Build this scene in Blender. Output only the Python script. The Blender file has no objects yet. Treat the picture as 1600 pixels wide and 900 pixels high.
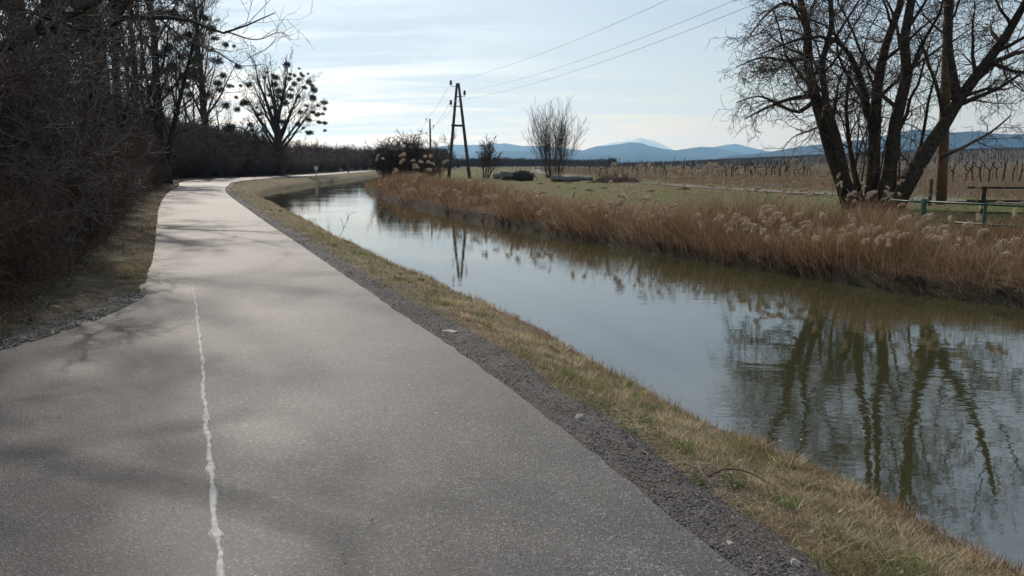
import bpy, math, random
import numpy as np
R_ = math.radians
RS = np.random.RandomState(7)
C = bpy.context.scene.collection
scn = bpy.context.scene

# ------------------------------------------------------------------ camera
F = 1209.0; PITCH = math.atan(195/1209.0); HC = 1.6
cp, sp = math.cos(PITCH), math.sin(PITCH)
def W(px, py, D):
    """world point seen at pixel (px,py) of the 1600x900 photo at distance Y = D"""
    u = (px-800)/F; v = (450-py)/F
    dx, dy, dz = u, cp+v*sp, -sp+v*cp
    t = D/dy
    return np.array([dx*t, D, HC+dz*t])
def G(px, py, z=0.0):
    u = (px-800)/F; v = (450-py)/F
    dx, dy, dz = u, cp+v*sp, -sp+v*cp
    t = (z-HC)/dz
    return np.array([dx*t, dy*t])
cam = bpy.data.cameras.new('camera'); co = bpy.data.objects.new('camera', cam); C.objects.link(co)
cam.sensor_width = 36; cam.lens = 36*F/1600; cam.clip_start = 0.05; cam.clip_end = 90000
co.location = (0, 0, HC); co.rotation_euler = (math.pi/2-PITCH, 0, 0)
scn.camera = co

# ------------------------------------------------------------------ helpers
def tag(o, label=None, cat=None, group=None, kind=None):
    if label: o['label'] = label
    if cat: o['category'] = cat
    if group: o['group'] = group
    if kind: o['kind'] = kind
    return o
def empty(name, loc, rz=0):
    o = bpy.data.objects.new(name, None); C.objects.link(o)
    o.location = tuple(float(v) for v in loc); o.rotation_euler = (0, 0, rz); o.empty_display_size = .2
    return o
def mk(name, V, quads=None, tris=None, mat=None, parent=None, col=None, smooth=False, loc=None):
    me = bpy.data.meshes.new(name)
    V = np.asarray(V, dtype=np.float32)
    me.vertices.add(len(V)); me.vertices.foreach_set('co', V.ravel())
    q = np.zeros((0, 4), np.int32) if quads is None else np.asarray(quads, np.int32).reshape(-1, 4)
    t = np.zeros((0, 3), np.int32) if tris is None else np.asarray(tris, np.int32).reshape(-1, 3)
    idx = np.concatenate([q.ravel(), t.ravel()])
    me.loops.add(len(idx)); me.loops.foreach_set('vertex_index', idx)
    st = np.concatenate([np.arange(len(q))*4, len(q)*4+np.arange(len(t))*3]).astype(np.int32)
    me.polygons.add(len(st)); me.polygons.foreach_set('loop_start', st)
    me.polygons.foreach_set('use_smooth', np.full(len(st), smooth, dtype=bool))
    me.update(calc_edges=True)
    if col is not None:
        a = me.attributes.new('Col', 'FLOAT_COLOR', 'POINT')
        c = np.ones((len(V), 4), np.float32); c[:, :3] = col
        a.data.foreach_set('color', c.ravel())
    if mat: me.materials.append(mat)
    o = bpy.data.objects.new(name, me); C.objects.link(o)
    if parent: o.parent = parent
    if loc is not None: o.location = tuple(float(v) for v in loc)
    return o
def copy_tree(o, parent=None):
    c = o.copy(); C.objects.link(c); c.parent = parent
    for ch in list(o.children): copy_tree(ch, c)
    return c
def nrm(v):
    v = np.asarray(v, float); return v/(np.linalg.norm(v, axis=-1, keepdims=True)+1e-12)

class MB:
    def __init__(s): s.V = []; s.Q = []; s.T = []; s.n = 0
    def add(s, V, Q=None, T=None):
        V = np.asarray(V, float).reshape(-1, 3)
        if Q is not None and len(Q): s.Q.append(np.asarray(Q, int).reshape(-1, 4)+s.n)
        if T is not None and len(T): s.T.append(np.asarray(T, int).reshape(-1, 3)+s.n)
        s.V.append(V); s.n += len(V); return s
    def box(s, a, b, w, h, up=(0, 0, 1)):
        """bar from a to b with section w x h, chamfered ends left square"""
        a = np.array(a, float); b = np.array(b, float); d = nrm(b-a)
        x = nrm(np.cross(d, up)) if abs(np.dot(d, up)) < .98 else np.array([1., 0, 0])
        y = nrm(np.cross(x, d))
        c = min(w, h)*.15; pr = []
        for (i, j) in ((-w/2+c, -h/2), (w/2-c, -h/2), (w/2, -h/2+c), (w/2, h/2-c), (w/2-c, h/2), (-w/2+c, h/2), (-w/2, h/2-c), (-w/2, -h/2+c)):
            pr.append(x*i+y*j)
        pr = np.array(pr); V = np.concatenate([a+pr, b+pr])
        Q = [(i, (i+1) % 8, 8+(i+1) % 8, 8+i) for i in range(8)]
        Q += [(0, 1, 2, 3), (0, 3, 4, 7), (4, 5, 6, 7), (8, 11, 10, 9), (8, 15, 12, 11), (12, 15, 14, 13)]
        return s.add(V, Q)
    def tube(s, P, Rr, k=8, cap=True, rough=0.0, seed=0):
        P = np.asarray(P, float); Rr = np.asarray(Rr, float)*np.ones(len(P)); n = len(P)
        D = nrm(np.gradient(P, axis=0)); ref = np.array([1., .13, .2]) if abs(D[0][0]) < .8 else np.array([.1, 1., .1])
        a = np.arange(k)*2*math.pi/k; rs = np.random.RandomState(seed); V = []
        x = nrm(ref-D[0]*np.dot(ref, D[0]))
        lob = 1+rough*rs.uniform(-1, 1, k)
        for i in range(n):
            x = nrm(x-D[i]*np.dot(x, D[i])); y = np.cross(D[i], x)
            rr = Rr[i]*lob*(1+rough*.4*rs.uniform(-1, 1, k))
            V.append(P[i]+np.outer(np.cos(a)*rr, x)+np.outer(np.sin(a)*rr, y))
        V = np.concatenate(V); Q = []
        for i in range(n-1):
            for j in range(k):
                Q.append((i*k+j, i*k+(j+1) % k, (i+1)*k+(j+1) % k, (i+1)*k+j))
        T = []
        if cap:
            V = np.concatenate([V, [P[0]], [P[-1]]])
            for j in range(k):
                T.append((n*k, (j+1) % k, j)); T.append((n*k+1, (n-1)*k+j, (n-1)*k+(j+1) % k))
        return s.add(V, Q, T)
    def lathe(s, c, prof, k=10, axis=(0, 0, 1)):
        c = np.array(c, float); ax = nrm(axis)
        return s.tube([c+ax*z for r, z in prof], [max(r, .0005) for r, z in prof], k)
    def segs(s, S, k=3):
        """S: (N,8) p0 p1 r0 r1"""
        S = np.asarray(S, float)
        if not len(S): return s
        p0, p1, r0, r1 = S[:, :3], S[:, 3:6], S[:, 6:7], S[:, 7:8]
        d = nrm(p1-p0); ref = np.where(np.abs(d[:, 2:3]) < .8, [[0, 0, 1.]], [[1., 0, 0]])
        x = nrm(np.cross(d, ref)); y = np.cross(d, x); V = np.zeros((len(S), 2*k, 3))
        for j in range(k):
            a = 2*math.pi*j/k; o = x*math.cos(a)+y*math.sin(a)
            V[:, j] = p0+o*r0; V[:, k+j] = p1+o*r1
        q = np.array([(j, (j+1) % k, k+(j+1) % k, k+j) for j in range(k)])
        Q = (np.arange(len(S))*2*k)[:, None, None]+q[None]
        return s.add(V.reshape(-1, 3), Q.reshape(-1, 4))
    def build(s, name, mat, parent=None, loc=None, smooth=False, col=None, off=None):
        V = np.concatenate(s.V)
        if off is not None: V = V-np.asarray(off)
        return mk(name, V, np.concatenate(s.Q) if s.Q else None, np.concatenate(s.T) if s.T else None, mat, parent, col, smooth, loc)

def catmull(P, step):
    """centripetal Catmull-Rom, resampled at about step"""
    P = np.array(P, float); E = np.vstack([2*P[0]-P[1], P, 2*P[-1]-P[-2]]); out = []
    for i in range(1, len(E)-2):
        p0, p1, p2, p3 = E[i-1:i+3]; L = np.linalg.norm(p2-p1); n = max(1 if L < step*1.5 else 2, int(L/step))
        d0, d1, d2 = [max(np.linalg.norm(q), 1e-6)**.5 for q in (p1-p0, p2-p1, p3-p2)]
        m1 = (p1-p0)/d0-(p2-p0)/(d0+d1)+(p2-p1)/d1; m2 = (p2-p1)/d1-(p3-p1)/(d1+d2)+(p3-p2)/d2
        m1, m2 = m1*d1, m2*d1; t = np.linspace(0, 1, n, endpoint=False)[:, None]
        out.append((2*t**3-3*t**2+1)*p1+(t**3-2*t**2+t)*m1+(-2*t**3+3*t**2)*p2+(t**3-t**2)*m2)
    return np.vstack(out+[P[-1:]])
def sdist(Pt, L):
    """signed distance to polyline L, positive on its right-hand side"""
    Pt = np.asarray(Pt, float); best = np.full(len(Pt), 1e12); sg = np.ones(len(Pt))
    for i in range(len(L)-1):
        a, b = L[i], L[i+1]; ab = b-a; l2 = ab@ab
        ap = Pt-a; t = np.clip((ap@ab)/l2, 0, 1); q = ap-t[:, None]*ab; d = (q**2).sum(1)
        s = np.where(ab[0]*ap[:, 1]-ab[1]*ap[:, 0] < 0, 1., -1.)
        m = d < best; best = np.where(m, d, best); sg = np.where(m, s, sg)
    return np.sqrt(best)*sg
def vn(x, y, sc, seed=0):
    """smooth value noise, numpy"""
    x = np.asarray(x)*sc+seed*17.31; y = np.asarray(y)*sc+seed*5.77
    xi = np.floor(x).astype(np.int64); yi = np.floor(y).astype(np.int64); fx = x-xi; fy = y-yi
    fx = fx*fx*(3-2*fx); fy = fy*fy*(3-2*fy)
    def h(a, b):
        n = (a*374761393+b*668265263+seed*1274126177) & 0x7fffffff
        n = ((n ^ (n >> 13))*1274126177) & 0x7fffffff
        return ((n ^ (n >> 16)) & 0xffff)/65535.0
    return (h(xi, yi)*(1-fx)+h(xi+1, yi)*fx)*(1-fy)+(h(xi, yi+1)*(1-fx)+h(xi+1, yi+1)*fx)*fy
def fbm(x, y, sc, seed=0, o=4):
    r = 0; a = .5
    for i in range(o): r = r+a*vn(x, y, sc*2**i, seed+i); a *= .5
    return r/(1-.5**o)
def ss(a, b, x):
    t = np.clip((x-a)/(b-a), 0, 1); return t*t*(3-2*t)

# ------------------------------------------------------------------ materials
def mat(name, base=(.5, .5, .5), rough=.9, spec=.3, attr=False, var=None, bump=None, coords='Object', metallic=0, transl=0):
    """var: list of (noise scale, colour a factor, colour b factor, detail) multiplied in; bump: (scale, strength, distance)"""
    m = bpy.data.materials.new(name); m.use_nodes = True; nt = m.node_tree; N = nt.nodes; L = nt.links
    b = N['Principled BSDF']; b.inputs['Roughness'].default_value = rough; b.inputs['Metallic'].default_value = metallic
    b.inputs['Specular IOR Level'].default_value = spec
    tc = N.new('ShaderNodeTexCoord')
    if attr:
        a = N.new('ShaderNodeAttribute'); a.attribute_name = 'Col'; cur = a.outputs['Color']
    else:
        a = N.new('ShaderNodeRGB'); a.outputs[0].default_value = (*base, 1); cur = a.outputs[0]
    for (sc, lo, hi, det) in (var or []):
        n = N.new('ShaderNodeTexNoise'); n.inputs['Scale'].default_value = sc; n.inputs['Detail'].default_value = det
        L.new(tc.outputs[coords], n.inputs['Vector'])
        r = N.new('ShaderNodeValToRGB'); r.color_ramp.elements[0].position = .32; r.color_ramp.elements[1].position = .68
        r.color_ramp.elements[0].color = (*lo, 1); r.color_ramp.elements[1].color = (*hi, 1)
        L.new(n.outputs['Fac'], r.inputs['Fac'])
        mx = N.new('ShaderNodeMix'); mx.data_type = 'RGBA'; mx.blend_type = 'MULTIPLY'; mx.inputs['Factor'].default_value = 1
        L.new(cur, mx.inputs['A']); L.new(r.outputs['Color'], mx.inputs['B']); cur = mx.outputs['Result']
    L.new(cur, b.inputs['Base Color'])
    if bump:
        n = N.new('ShaderNodeTexNoise'); n.inputs['Scale'].default_value = bump[0]; n.inputs['Detail'].default_value = 5
        L.new(tc.outputs[coords], n.inputs['Vector'])
        bp = N.new('ShaderNodeBump'); bp.inputs['Strength'].default_value = bump[1]; bp.inputs['Distance'].default_value = bump[2]
        L.new(n.outputs['Fac'], bp.inputs['Height']); L.new(bp.outputs['Normal'], b.inputs['Normal'])
    if transl:
        tr = N.new('ShaderNodeBsdfTranslucent'); L.new(cur, tr.inputs['Color'])
        ms = N.new('ShaderNodeMixShader'); ms.inputs[0].default_value = transl
        L.new(b.outputs[0], ms.inputs[1]); L.new(tr.outputs[0], ms.inputs[2]); L.new(ms.outputs[0], N['Material Output'].inputs['Surface'])
    return m
g2 = lambda v: (v, v, v)
M = {}
M['bark'] = mat('bark', (.075, .06, .05), .9, .2, var=[(6, g2(.5), g2(1.3), 6), (1.2, (.8, .95, .8), (1.15, 1, .95), 3)], bump=(25, .8, .02))
M['bark_willow'] = mat('bark_willow', (.055, .045, .035), .9, .2, var=[(9, g2(.45), g2(1.4), 6)], bump=(30, .9, .02))
M['bark_poplar'] = mat('bark_poplar', (.055, .047, .040), .9, .2, var=[(5, g2(.45), g2(1.3), 6), (1, (.8, 1, .75), (1.1, 1, .95), 3)], bump=(14, 1, .04))
M['twig'] = mat('twig', (.10, .072, .055), .8, .3, var=[(1.5, g2(.7), g2(1.25), 2)])
M['twig_red'] = mat('twig_red', (.115, .072, .052), .8, .3, var=[(1.2, (.65, .7, .75), (1.3, 1.15, 1.1), 2)])
M['twig_grey'] = mat('twig_grey', (.15, .122, .10), .8, .3, var=[(1.2, g2(.7), g2(1.2), 2)])
M['mistletoe'] = mat('mistletoe', (.075, .085, .025), .7, .3, var=[(2, g2(.6), g2(1.3), 3)], transl=.25)
M['grass'] = mat('grass_blades', attr=True, rough=.75, spec=.25, transl=.45)
M['reed'] = mat('reed_stems', attr=True, rough=.7, spec=.25, transl=.3)
M['plume'] = mat('reed_plume', (.80, .68, .54), .9, .1, var=[(20, g2(.7), g2(1.2), 3)], transl=.5)
M['plume_stem'] = mat('reed_stem', (.34, .24, .13), .7, .3, transl=.1)
M['litter'] = mat('leaf_litter', attr=True, rough=.8, spec=.2, transl=.2)
M['stone'] = mat('gravel_stones', attr=True, rough=.8, spec=.35, bump=(90, .4, .004))
M['stone_pale'] = mat('pale_stone', (.42, .40, .37), .85, .3, var=[(18, g2(.65), g2(1.2), 5)], bump=(40, .7, .01))
M['stone_grey'] = mat('stone_grey', (.20, .20, .195), .85, .3, var=[(18, g2(.65), g2(1.2), 5)], bump=(40, .7, .01))
M['soil'] = mat('mole_soil', (.06, .045, .032), .95, .1, var=[(12, g2(.6), g2(1.3), 5)], bump=(30, .8, .02))
M['ground'] = mat('ground_soil', attr=True, rough=.95, spec=.15, var=[(3, g2(.65), g2(1.3), 8), (22, g2(.7), g2(1.25), 6), (.12, (.85, .9, .85), (1.1, 1.05, 1.05), 3)], bump=(18, .8, .03))
M['gravel_bed'] = mat('gravel_bed', (.075, .068, .064), .9, .3, var=[(90, g2(.3), g2(2.0), 3), (30, g2(.7), g2(1.25), 4), (2.5, (.85, .8, .75), (1.1, 1.1, 1.15), 4)], bump=(70, 1, .015))
M['gravel_pale'] = mat('gravel_pale', (.12, .10, .08), .9, .3, var=[(70, g2(.4), g2(1.6), 3), (6, g2(.6), g2(1.2), 4)], bump=(60, 1, .015))
M['track'] = mat('track_surface', (.15, .135, .12), .9, .2, var=[(.8, g2(.75), g2(1.15), 5)])
M['wood_pole'] = mat('weathered_pole', (.085, .07, .06), .85, .25, var=[(7, g2(.6), g2(1.3), 5)], bump=(30, .4, .01))
M['wood_pole_brown'] = mat('brown_pole', (.15, .09, .05), .8, .25, var=[(4, g2(.6), g2(1.25), 5)], bump=(30, .4, .01))
M['porcelain'] = mat('porcelain', (.10, .06, .045), .3, .5, var=[(5, g2(.9), g2(1.1), 2)])
M['iron'] = mat('iron_bracket', (.07, .07, .07), .6, .4, var=[(20, g2(.7), g2(1.2), 3)], metallic=.3)
M['wire'] = mat('wire', (.12, .12, .125), .5, .5, var=[(2, g2(.9), g2(1.1), 2)], metallic=.4)
M['green_paint'] = mat('green_paint', (.022, .085, .058), .5, .45, var=[(8, g2(.7), g2(1.2), 4)])
M['dark_wood'] = mat('dark_wood', (.05, .04, .035), .85, .25, var=[(12, g2(.6), g2(1.3), 4)])
M['post_grey'] = mat('post_grey', (.12, .10, .085), .85, .25, var=[(5, g2(.6), g2(1.3), 4)])
M['vine'] = mat('vine_bark', (.035, .028, .024), .9, .2, var=[(8, g2(.6), g2(1.3), 4)])
M['log'] = mat('log_bark', (.15, .145, .14), .9, .2, var=[(5, g2(.5), g2(1.3), 5)], bump=(12, .8, .03))
M['log_end'] = mat('log_end', (.32, .25, .17), .9, .2, var=[(9, g2(.7), g2(1.2), 4)])
M['seam'] = mat('seam_mortar', (.58, .55, .50), .9, .2, var=[(25, g2(.7), g2(1.15), 5)], bump=(60, .5, .004))
M['sign_white'] = mat('sign_white', (.75, .76, .78), .5, .4, var=[(9, g2(.92), g2(1.04), 2)])
M['sign_red'] = mat('sign_red', (.5, .05, .04), .5, .4, var=[(9, g2(.9), g2(1.05), 2)])
M['mount'] = mat('mountain_forest', (.028, .034, .035), .95, .05, var=[(.0015, g2(.6), g2(1.6), 8), (.0004, g2(.7), g2(1.3), 4)])
M['snow'] = mat('mountain_snow', (.45, .47, .5), .9, .1, var=[(.0012, g2(.5), g2(1.2), 6)])
M['far_wood'] = mat('far_wood', (.07, .06, .055), .95, .1, var=[(.3, g2(.7), g2(1.3), 4)])

def asphalt(name, base, tint, seed, rough):
    m = bpy.data.materials.new(name); m.use_nodes = True; nt = m.node_tree; N = nt.nodes; L = nt.links
    b = N['Principled BSDF']; b.inputs['Specular IOR Level'].default_value = .5
    tc = N.new('ShaderNodeTexCoord'); mp = N.new('ShaderNodeMapping'); mp.inputs['Location'].default_value = (seed, seed*2, 0)
    L.new(tc.outputs['Object'], mp.inputs['Vector'])
    vo = N.new('ShaderNodeTexVoronoi'); vo.inputs['Scale'].default_value = 105; L.new(mp.outputs[0], vo.inputs['Vector'])
    r = N.new('ShaderNodeValToRGB'); e = r.color_ramp.elements
    e[0].position = 0; e[0].color = (*[base*.35*t for t in tint], 1); e[1].position = 1; e[1].color = (*[base*3.3*t for t in tint], 1)
    e2 = e.new(.45); e2.color = (*[base*.9*t for t in tint], 1); e3 = e.new(.85); e3.color = (*[base*1.3*t for t in tint], 1)
    sep = N.new('ShaderNodeSeparateColor'); L.new(vo.outputs['Color'], sep.inputs[0]); L.new(sep.outputs[0], r.inputs['Fac'])
    cur = r.outputs['Color']
    for sc, lo, hi, det in ((.55, (.84, .82, .84), (1.1, 1.09, 1.07), 5), (3.5, g2(.88), g2(1.1), 6), (.13, g2(.85), g2(1.12), 2), (1.6, (.86, .85, .86), g2(1.08), 7)):
        n = N.new('ShaderNodeTexNoise'); n.inputs['Scale'].default_value = sc; n.inputs['Detail'].default_value = det; L.new(mp.outputs[0], n.inputs['Vector'])
        rr = N.new('ShaderNodeValToRGB'); rr.color_ramp.elements[0].position = .35; rr.color_ramp.elements[1].position = .65
        rr.color_ramp.elements[0].color = (*lo, 1); rr.color_ramp.elements[1].color = (*hi, 1); L.new(n.outputs['Fac'], rr.inputs['Fac'])
        mx = N.new('ShaderNodeMix'); mx.data_type = 'RGBA'; mx.blend_type = 'MULTIPLY'; mx.inputs['Factor'].default_value = 1
        L.new(cur, mx.inputs['A']); L.new(rr.outputs['Color'], mx.inputs['B']); cur = mx.outputs['Result']
    # scattered pale chips
    v2 = N.new('ShaderNodeTexVoronoi'); v2.inputs['Scale'].default_value = 6; L.new(mp.outputs[0], v2.inputs['Vector'])
    lt = N.new('ShaderNodeMath'); lt.operation = 'LESS_THAN'; lt.inputs[1].default_value = .045; L.new(v2.outputs['Distance'], lt.inputs[0])
    s2 = N.new('ShaderNodeSeparateColor'); L.new(v2.outputs['Color'], s2.inputs[0])
    g = N.new('ShaderNodeMath'); g.operation = 'GREATER_THAN'; g.inputs[1].default_value = .86; L.new(s2.outputs[1], g.inputs[0])
    mu = N.new('ShaderNodeMath'); mu.operation = 'MULTIPLY'; L.new(lt.outputs[0], mu.inputs[0]); L.new(g.outputs[0], mu.inputs[1])
    mx = N.new('ShaderNodeMix'); mx.data_type = 'RGBA'; L.new(mu.outputs[0], mx.inputs['Factor']); L.new(cur, mx.inputs['A']); mx.inputs['B'].default_value = (.4, .38, .35, 1)
    L.new(mx.outputs['Result'], b.inputs['Base Color'])
    b.inputs['Roughness'].default_value = rough; b.inputs['Coat Weight'].default_value = .11; b.inputs['Coat Roughness'].default_value = .42
    bp = N.new('ShaderNodeBump'); bp.inputs['Strength'].default_value = .8; bp.inputs['Distance'].default_value = .004
    L.new(vo.outputs['Distance'], bp.inputs['Height']); L.new(bp.outputs['Normal'], b.inputs['Normal'])
    return m
M['asphalt'] = asphalt('asphalt', .055, (1.05, 1, .96), 3, .72)
M['asphalt_side'] = asphalt('asphalt_side', .045, (1.10, .99, .96), 9, .70)

def water_mat():
    m = bpy.data.materials.new('canal_water'); m.use_nodes = True; nt = m.node_tree; N = nt.nodes; L = nt.links
    b = N['Principled BSDF']; b.inputs['Base Color'].default_value = (.040, .041, .018, 1)
    b.inputs['Roughness'].default_value = .02; b.inputs['IOR'].default_value = 2.15; b.inputs['Specular IOR Level'].default_value = 1.0
    tc = N.new('ShaderNodeTexCoord')
    def nz(sx, sy, rot, sc, det, off=0):
        mp = N.new('ShaderNodeMapping'); mp.inputs['Scale'].default_value = (sx, sy, 1); mp.inputs['Rotation'].default_value = (0, 0, rot); mp.inputs['Location'].default_value = (off, off, 0)
        n = N.new('ShaderNodeTexNoise'); n.inputs['Scale'].default_value = sc; n.inputs['Detail'].default_value = det
        L.new(tc.outputs['Object'], mp.inputs['Vector']); L.new(mp.outputs[0], n.inputs['Vector']); return n.outputs['Fac']
    a = nz(1, 1.8, R_(15), 2.6, 3); c = nz(1, 2.2, R_(-10), 9, 3, 4); d = nz(1, 1, 0, .35, 2, 9)
    bp = N.new('ShaderNodeBump'); bp.inputs['Strength'].default_value = 1; bp.inputs['Distance'].default_value = .0032
    m2 = N.new('ShaderNodeMath'); m2.operation = 'MULTIPLY_ADD'; m2.inputs[1].default_value = .16; L.new(c, m2.inputs[0]); L.new(a, m2.inputs[2])
    mr = N.new('ShaderNodeMapRange'); mr.inputs[1].default_value = .4; mr.inputs[2].default_value = .62; mr.inputs[3].default_value = .35; mr.inputs[4].default_value = 1.0; L.new(d, mr.inputs[0])
    m3 = N.new('ShaderNodeMath'); m3.operation = 'MULTIPLY'; L.new(m2.outputs[0], m3.inputs[0]); L.new(mr.outputs[0], m3.inputs[1])
    L.new(m3.outputs[0], bp.inputs['Height']); L.new(bp.outputs['Normal'], b.inputs['Normal'])
    return m
M['water'] = water_mat()

# ------------------------------------------------------------------ plan of the place
WZ = -0.6
RE = [(9.2, -17), (6.2, -10)]+[tuple(G(*p)) for p in ((1165, 900), (950, 725), (760, 580), (620, 485), (480, 390), (400, 336), (352, 298))]
RE += [(-20.9, 57.5), (-23.9, 67), (-25.6, 77), (-26.0, 88), (-26.0, 100), (-26.4, 115), (-27, 130), (-28.2, 150), (-28.6, 172), (-25, 205), (-15, 245), (2, 300), (30, 380)]
RE = catmull(RE, .8)
NS = [(13, -20), (8.1, -10), (5.0, -2.5)]
for p in ((1600, 868), (1400, 768), (1220, 692), (1000, 590), (850, 508), (700, 440), (560, 380), (470, 336)):
    q = G(p[0], p[1], -.22); NS.append((q[0]+.22, q[1]+.12))
NS += [(-11.6, 38.5), (-15.5, 48), (-18.2, 58), (-19.6, 67), (-20.6, 80), (-21.3, 98), (-22.2, 115), (-23.2, 130), (-24.7, 150), (-25, 172), (-21.5, 200), (-12, 235), (5, 290), (33, 370)]
NS = catmull(NS, .9)
FS = [(22, -22), (17, -10), (13.2, -1), (10.5, 5.5)]+[tuple(G(p[0], p[1], WZ)) for p in ((1600, 482), (1400, 456), (1200, 424), (1050, 401), (900, 374), (750, 346), (620, 316), (573, 298))]
FS += [(-14.0, 75), (-15.0, 90), (-16, 110), (-17, 130), (-18.5, 150), (-18.7, 172), (-15, 196), (-6, 230), (11, 284), (38, 362)]
FS = catmull(FS, .9)
TR = catmull([(46, -8), (31, 8), (23, 24), (17, 38.7), (12.6, 52), (9.9, 64.5), (8.2, 84), (5, 130), (6, 200)], 2)
PW = 2.95
def offs(L, d):
    t = nrm(np.gradient(L, axis=0)); return L+np.stack([t[:, 1], -t[:, 0]], 1)*(d if np.isscalar(d) else np.asarray(d)[:, None])   # + = right
def bw(y): return 2.1*np.exp(-((np.asarray(y)-79)/17)**2)-.33*(1-ss(13, 34, np.asarray(y)))
LE = offs(RE, -(PW+bw(RE[:, 1])))
SIDE = [tuple(G(*p)) for p in ((300, 441), (262, 441), (226, 443), (214, 462), (150, 491), (100, 509), (40, 529), (0, 541))]
SIDE += [(-4.9, 5.9), (-6.2, 5.2), (-9, 4.7), (-16, 4.2), (-30, 4.0), (-30, -.5), (-14, -.3), (-8, -.8), (-5, -2.6), (-3.6, -5), (-2.2, -8)]
seamL = [(3.3, -10.5), (1.6, -5), (.2, -.8)]
for p in ((345, 900), (340, 830), (333, 760), (325, 700), (322, 640), (318, 585), (312, 540), (306, 490), (302, 460), (300, 443)): seamL.append(tuple(G(*p)))
seamL = np.array(seamL)
def inpoly(P, poly):
    poly = np.asarray(poly); x, y = P[:, 0], P[:, 1]; c = np.zeros(len(P), bool); j = len(poly)-1
    for i in range(len(poly)):
        xi, yi = poly[i]; xj, yj = poly[j]
        if yi != yj: c ^= ((yi > y) != (yj > y)) & (x < (xj-xi)*(y-yi)/(yj-yi)+xi)
        j = i
    return c
SIDEPOLY = np.vstack([np.array(SIDE), seamL])
def zones0(P):
    return dict(r=sdist(P, RE), n=sdist(P, NS), f=sdist(P, FS), t=sdist(P, TR))
_lr = np.arange(math.log(1.9), math.log(420), .014); _az = np.radians(np.arange(-45, 45.01, .3))
_A, _R = np.meshgrid(_az, np.exp(_lr)); _GZ = zones0(np.stack([np.sin(_A)*_R, np.cos(_A)*_R], -1).reshape(-1, 2))
_GZ = {k: v.reshape(_A.shape) for k, v in _GZ.items()}
def zones(P):
    """signed distances to the path edge, both shores and the track (interpolated from a table near the camera)"""
    P = np.asarray(P, float).reshape(-1, 2); lr = np.log(np.hypot(P[:, 0], P[:, 1])+1e-9); az = np.arctan2(P[:, 0], P[:, 1])
    i = (lr-_lr[0])/.014; j = (az-_az[0])/R_(.3); ok = (i >= 0) & (i < len(_lr)-1) & (j >= 0) & (j < len(_az)-1); out = {}
    i0 = np.clip(i.astype(int), 0, len(_lr)-2); j0 = np.clip(j.astype(int), 0, len(_az)-2); fi, fj = i-i0, j-j0
    for k, T in _GZ.items(): out[k] = (T[i0, j0]*(1-fi)+T[i0+1, j0]*fi)*(1-fj)+(T[i0, j0+1]*(1-fi)+T[i0+1, j0+1]*fi)*fj
    if (~ok).any():
        e = zones0(P[~ok])
        for k in out: out[k][~ok] = e[k]
    out['side'] = np.zeros(len(P), bool); m = (P[:, 1] < 11.5) & (P[:, 1] > -11)
    if m.any(): out['side'][m] = inpoly(P[m], SIDEPOLY)
    return out
def height(P, Z):
    x, y = P[:, 0], P[:, 1]; r, n, f, side = Z['r'], Z['n'], Z['f'], Z['side']
    dist = np.hypot(x, y)
    nz = fbm(x, y, 1.3, 3)-.5; nb = fbm(x, y, .25, 8)-.5
    # near bank
    d = np.maximum(-n, 0)
    zn = WZ-.02+(.30+.1*nz)*ss(0, .22, d)+.32*ss(.1, 1.7, d)
    zn = np.minimum(zn, -.02)
    onp = (r < .62) & (r > -PW-.3-bw(y)) | side
    zn = np.where(onp, -.05, zn+.03*nz*ss(.6, 1.2, r))
    left = r < -PW-.3-bw(y)
    q_ = -r-PW-bw(y)
    zl = -.05+.14*ss(.2, 1.6, q_)*(0.6+nz)+.25*nb*ss(3, 10, q_)
    zn = np.where(left & ~side, zl, zn)
    # side road margin stays flat
    # canal bed
    zc = WZ-.05-.9*ss(0, 1.6, np.minimum(np.abs(n), np.abs(f)))
    # far bank
    d = np.maximum(f, 0)
    zf = WZ-.02+.28*ss(0, .25, d)+.34*ss(.2, 2.6, d)+.10*nz*ss(.5, 3, d)+.25*nb*ss(6, 20, d)
    az = np.degrees(np.arctan2(x, y))
    zf = zf+ss(130, 900, dist)*ss(4, 34, az)*(1-ss(60, 90, az))*14.0+ss(200, 3000, dist)*2*nb
    z = np.where(n < 0, zn, np.where(f > 0, zf, zc))
    # small depression of the wood floor is hidden by undergrowth
    return z
# ------------------------------------------------------------------ ground
rr = [0.6]
while rr[-1] < 24000:
    r = rr[-1]; rr.append(r*(1.022 if r < 30 else 1.014 if r < 130 else 1.05 if r < 1500 else 1.2))
rr = np.array(rr); azs = np.radians(np.concatenate([np.arange(-44, 44, .17), np.arange(44, 80, .8), np.arange(80, 280, 3), np.arange(280, 316, .8)]))
A, Rr = np.meshgrid(azs, rr); GP = np.stack([np.sin(A)*Rr, np.cos(A)*Rr], -1).reshape(-1, 2)
GZn = zones(GP); gz = height(GP, GZn)
x, y = GP[:, 0], GP[:, 1]; dist = np.hypot(x, y)
def lerp(a, b, t): return a*(1-t[:, None])+b*t[:, None]
cA = lambda *c: np.array(c, float)[None]*np.ones((len(x), 1))
trd = GZn['t']
pn = fbm(x, y, .6, 21); pn2 = fbm(x, y, .08, 31)
near = lerp(cA(.15, .115, .075), cA(.13, .12, .06), ss(.45, .65, pn))
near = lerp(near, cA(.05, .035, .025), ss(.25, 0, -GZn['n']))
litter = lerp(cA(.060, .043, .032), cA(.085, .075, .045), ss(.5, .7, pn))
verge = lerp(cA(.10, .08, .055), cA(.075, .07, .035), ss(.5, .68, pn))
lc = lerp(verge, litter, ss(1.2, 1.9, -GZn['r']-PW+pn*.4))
farb = lerp(cA(.030, .022, .016), cA(.135, .085, .05), ss(.1, 1.2, GZn['f']))
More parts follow.
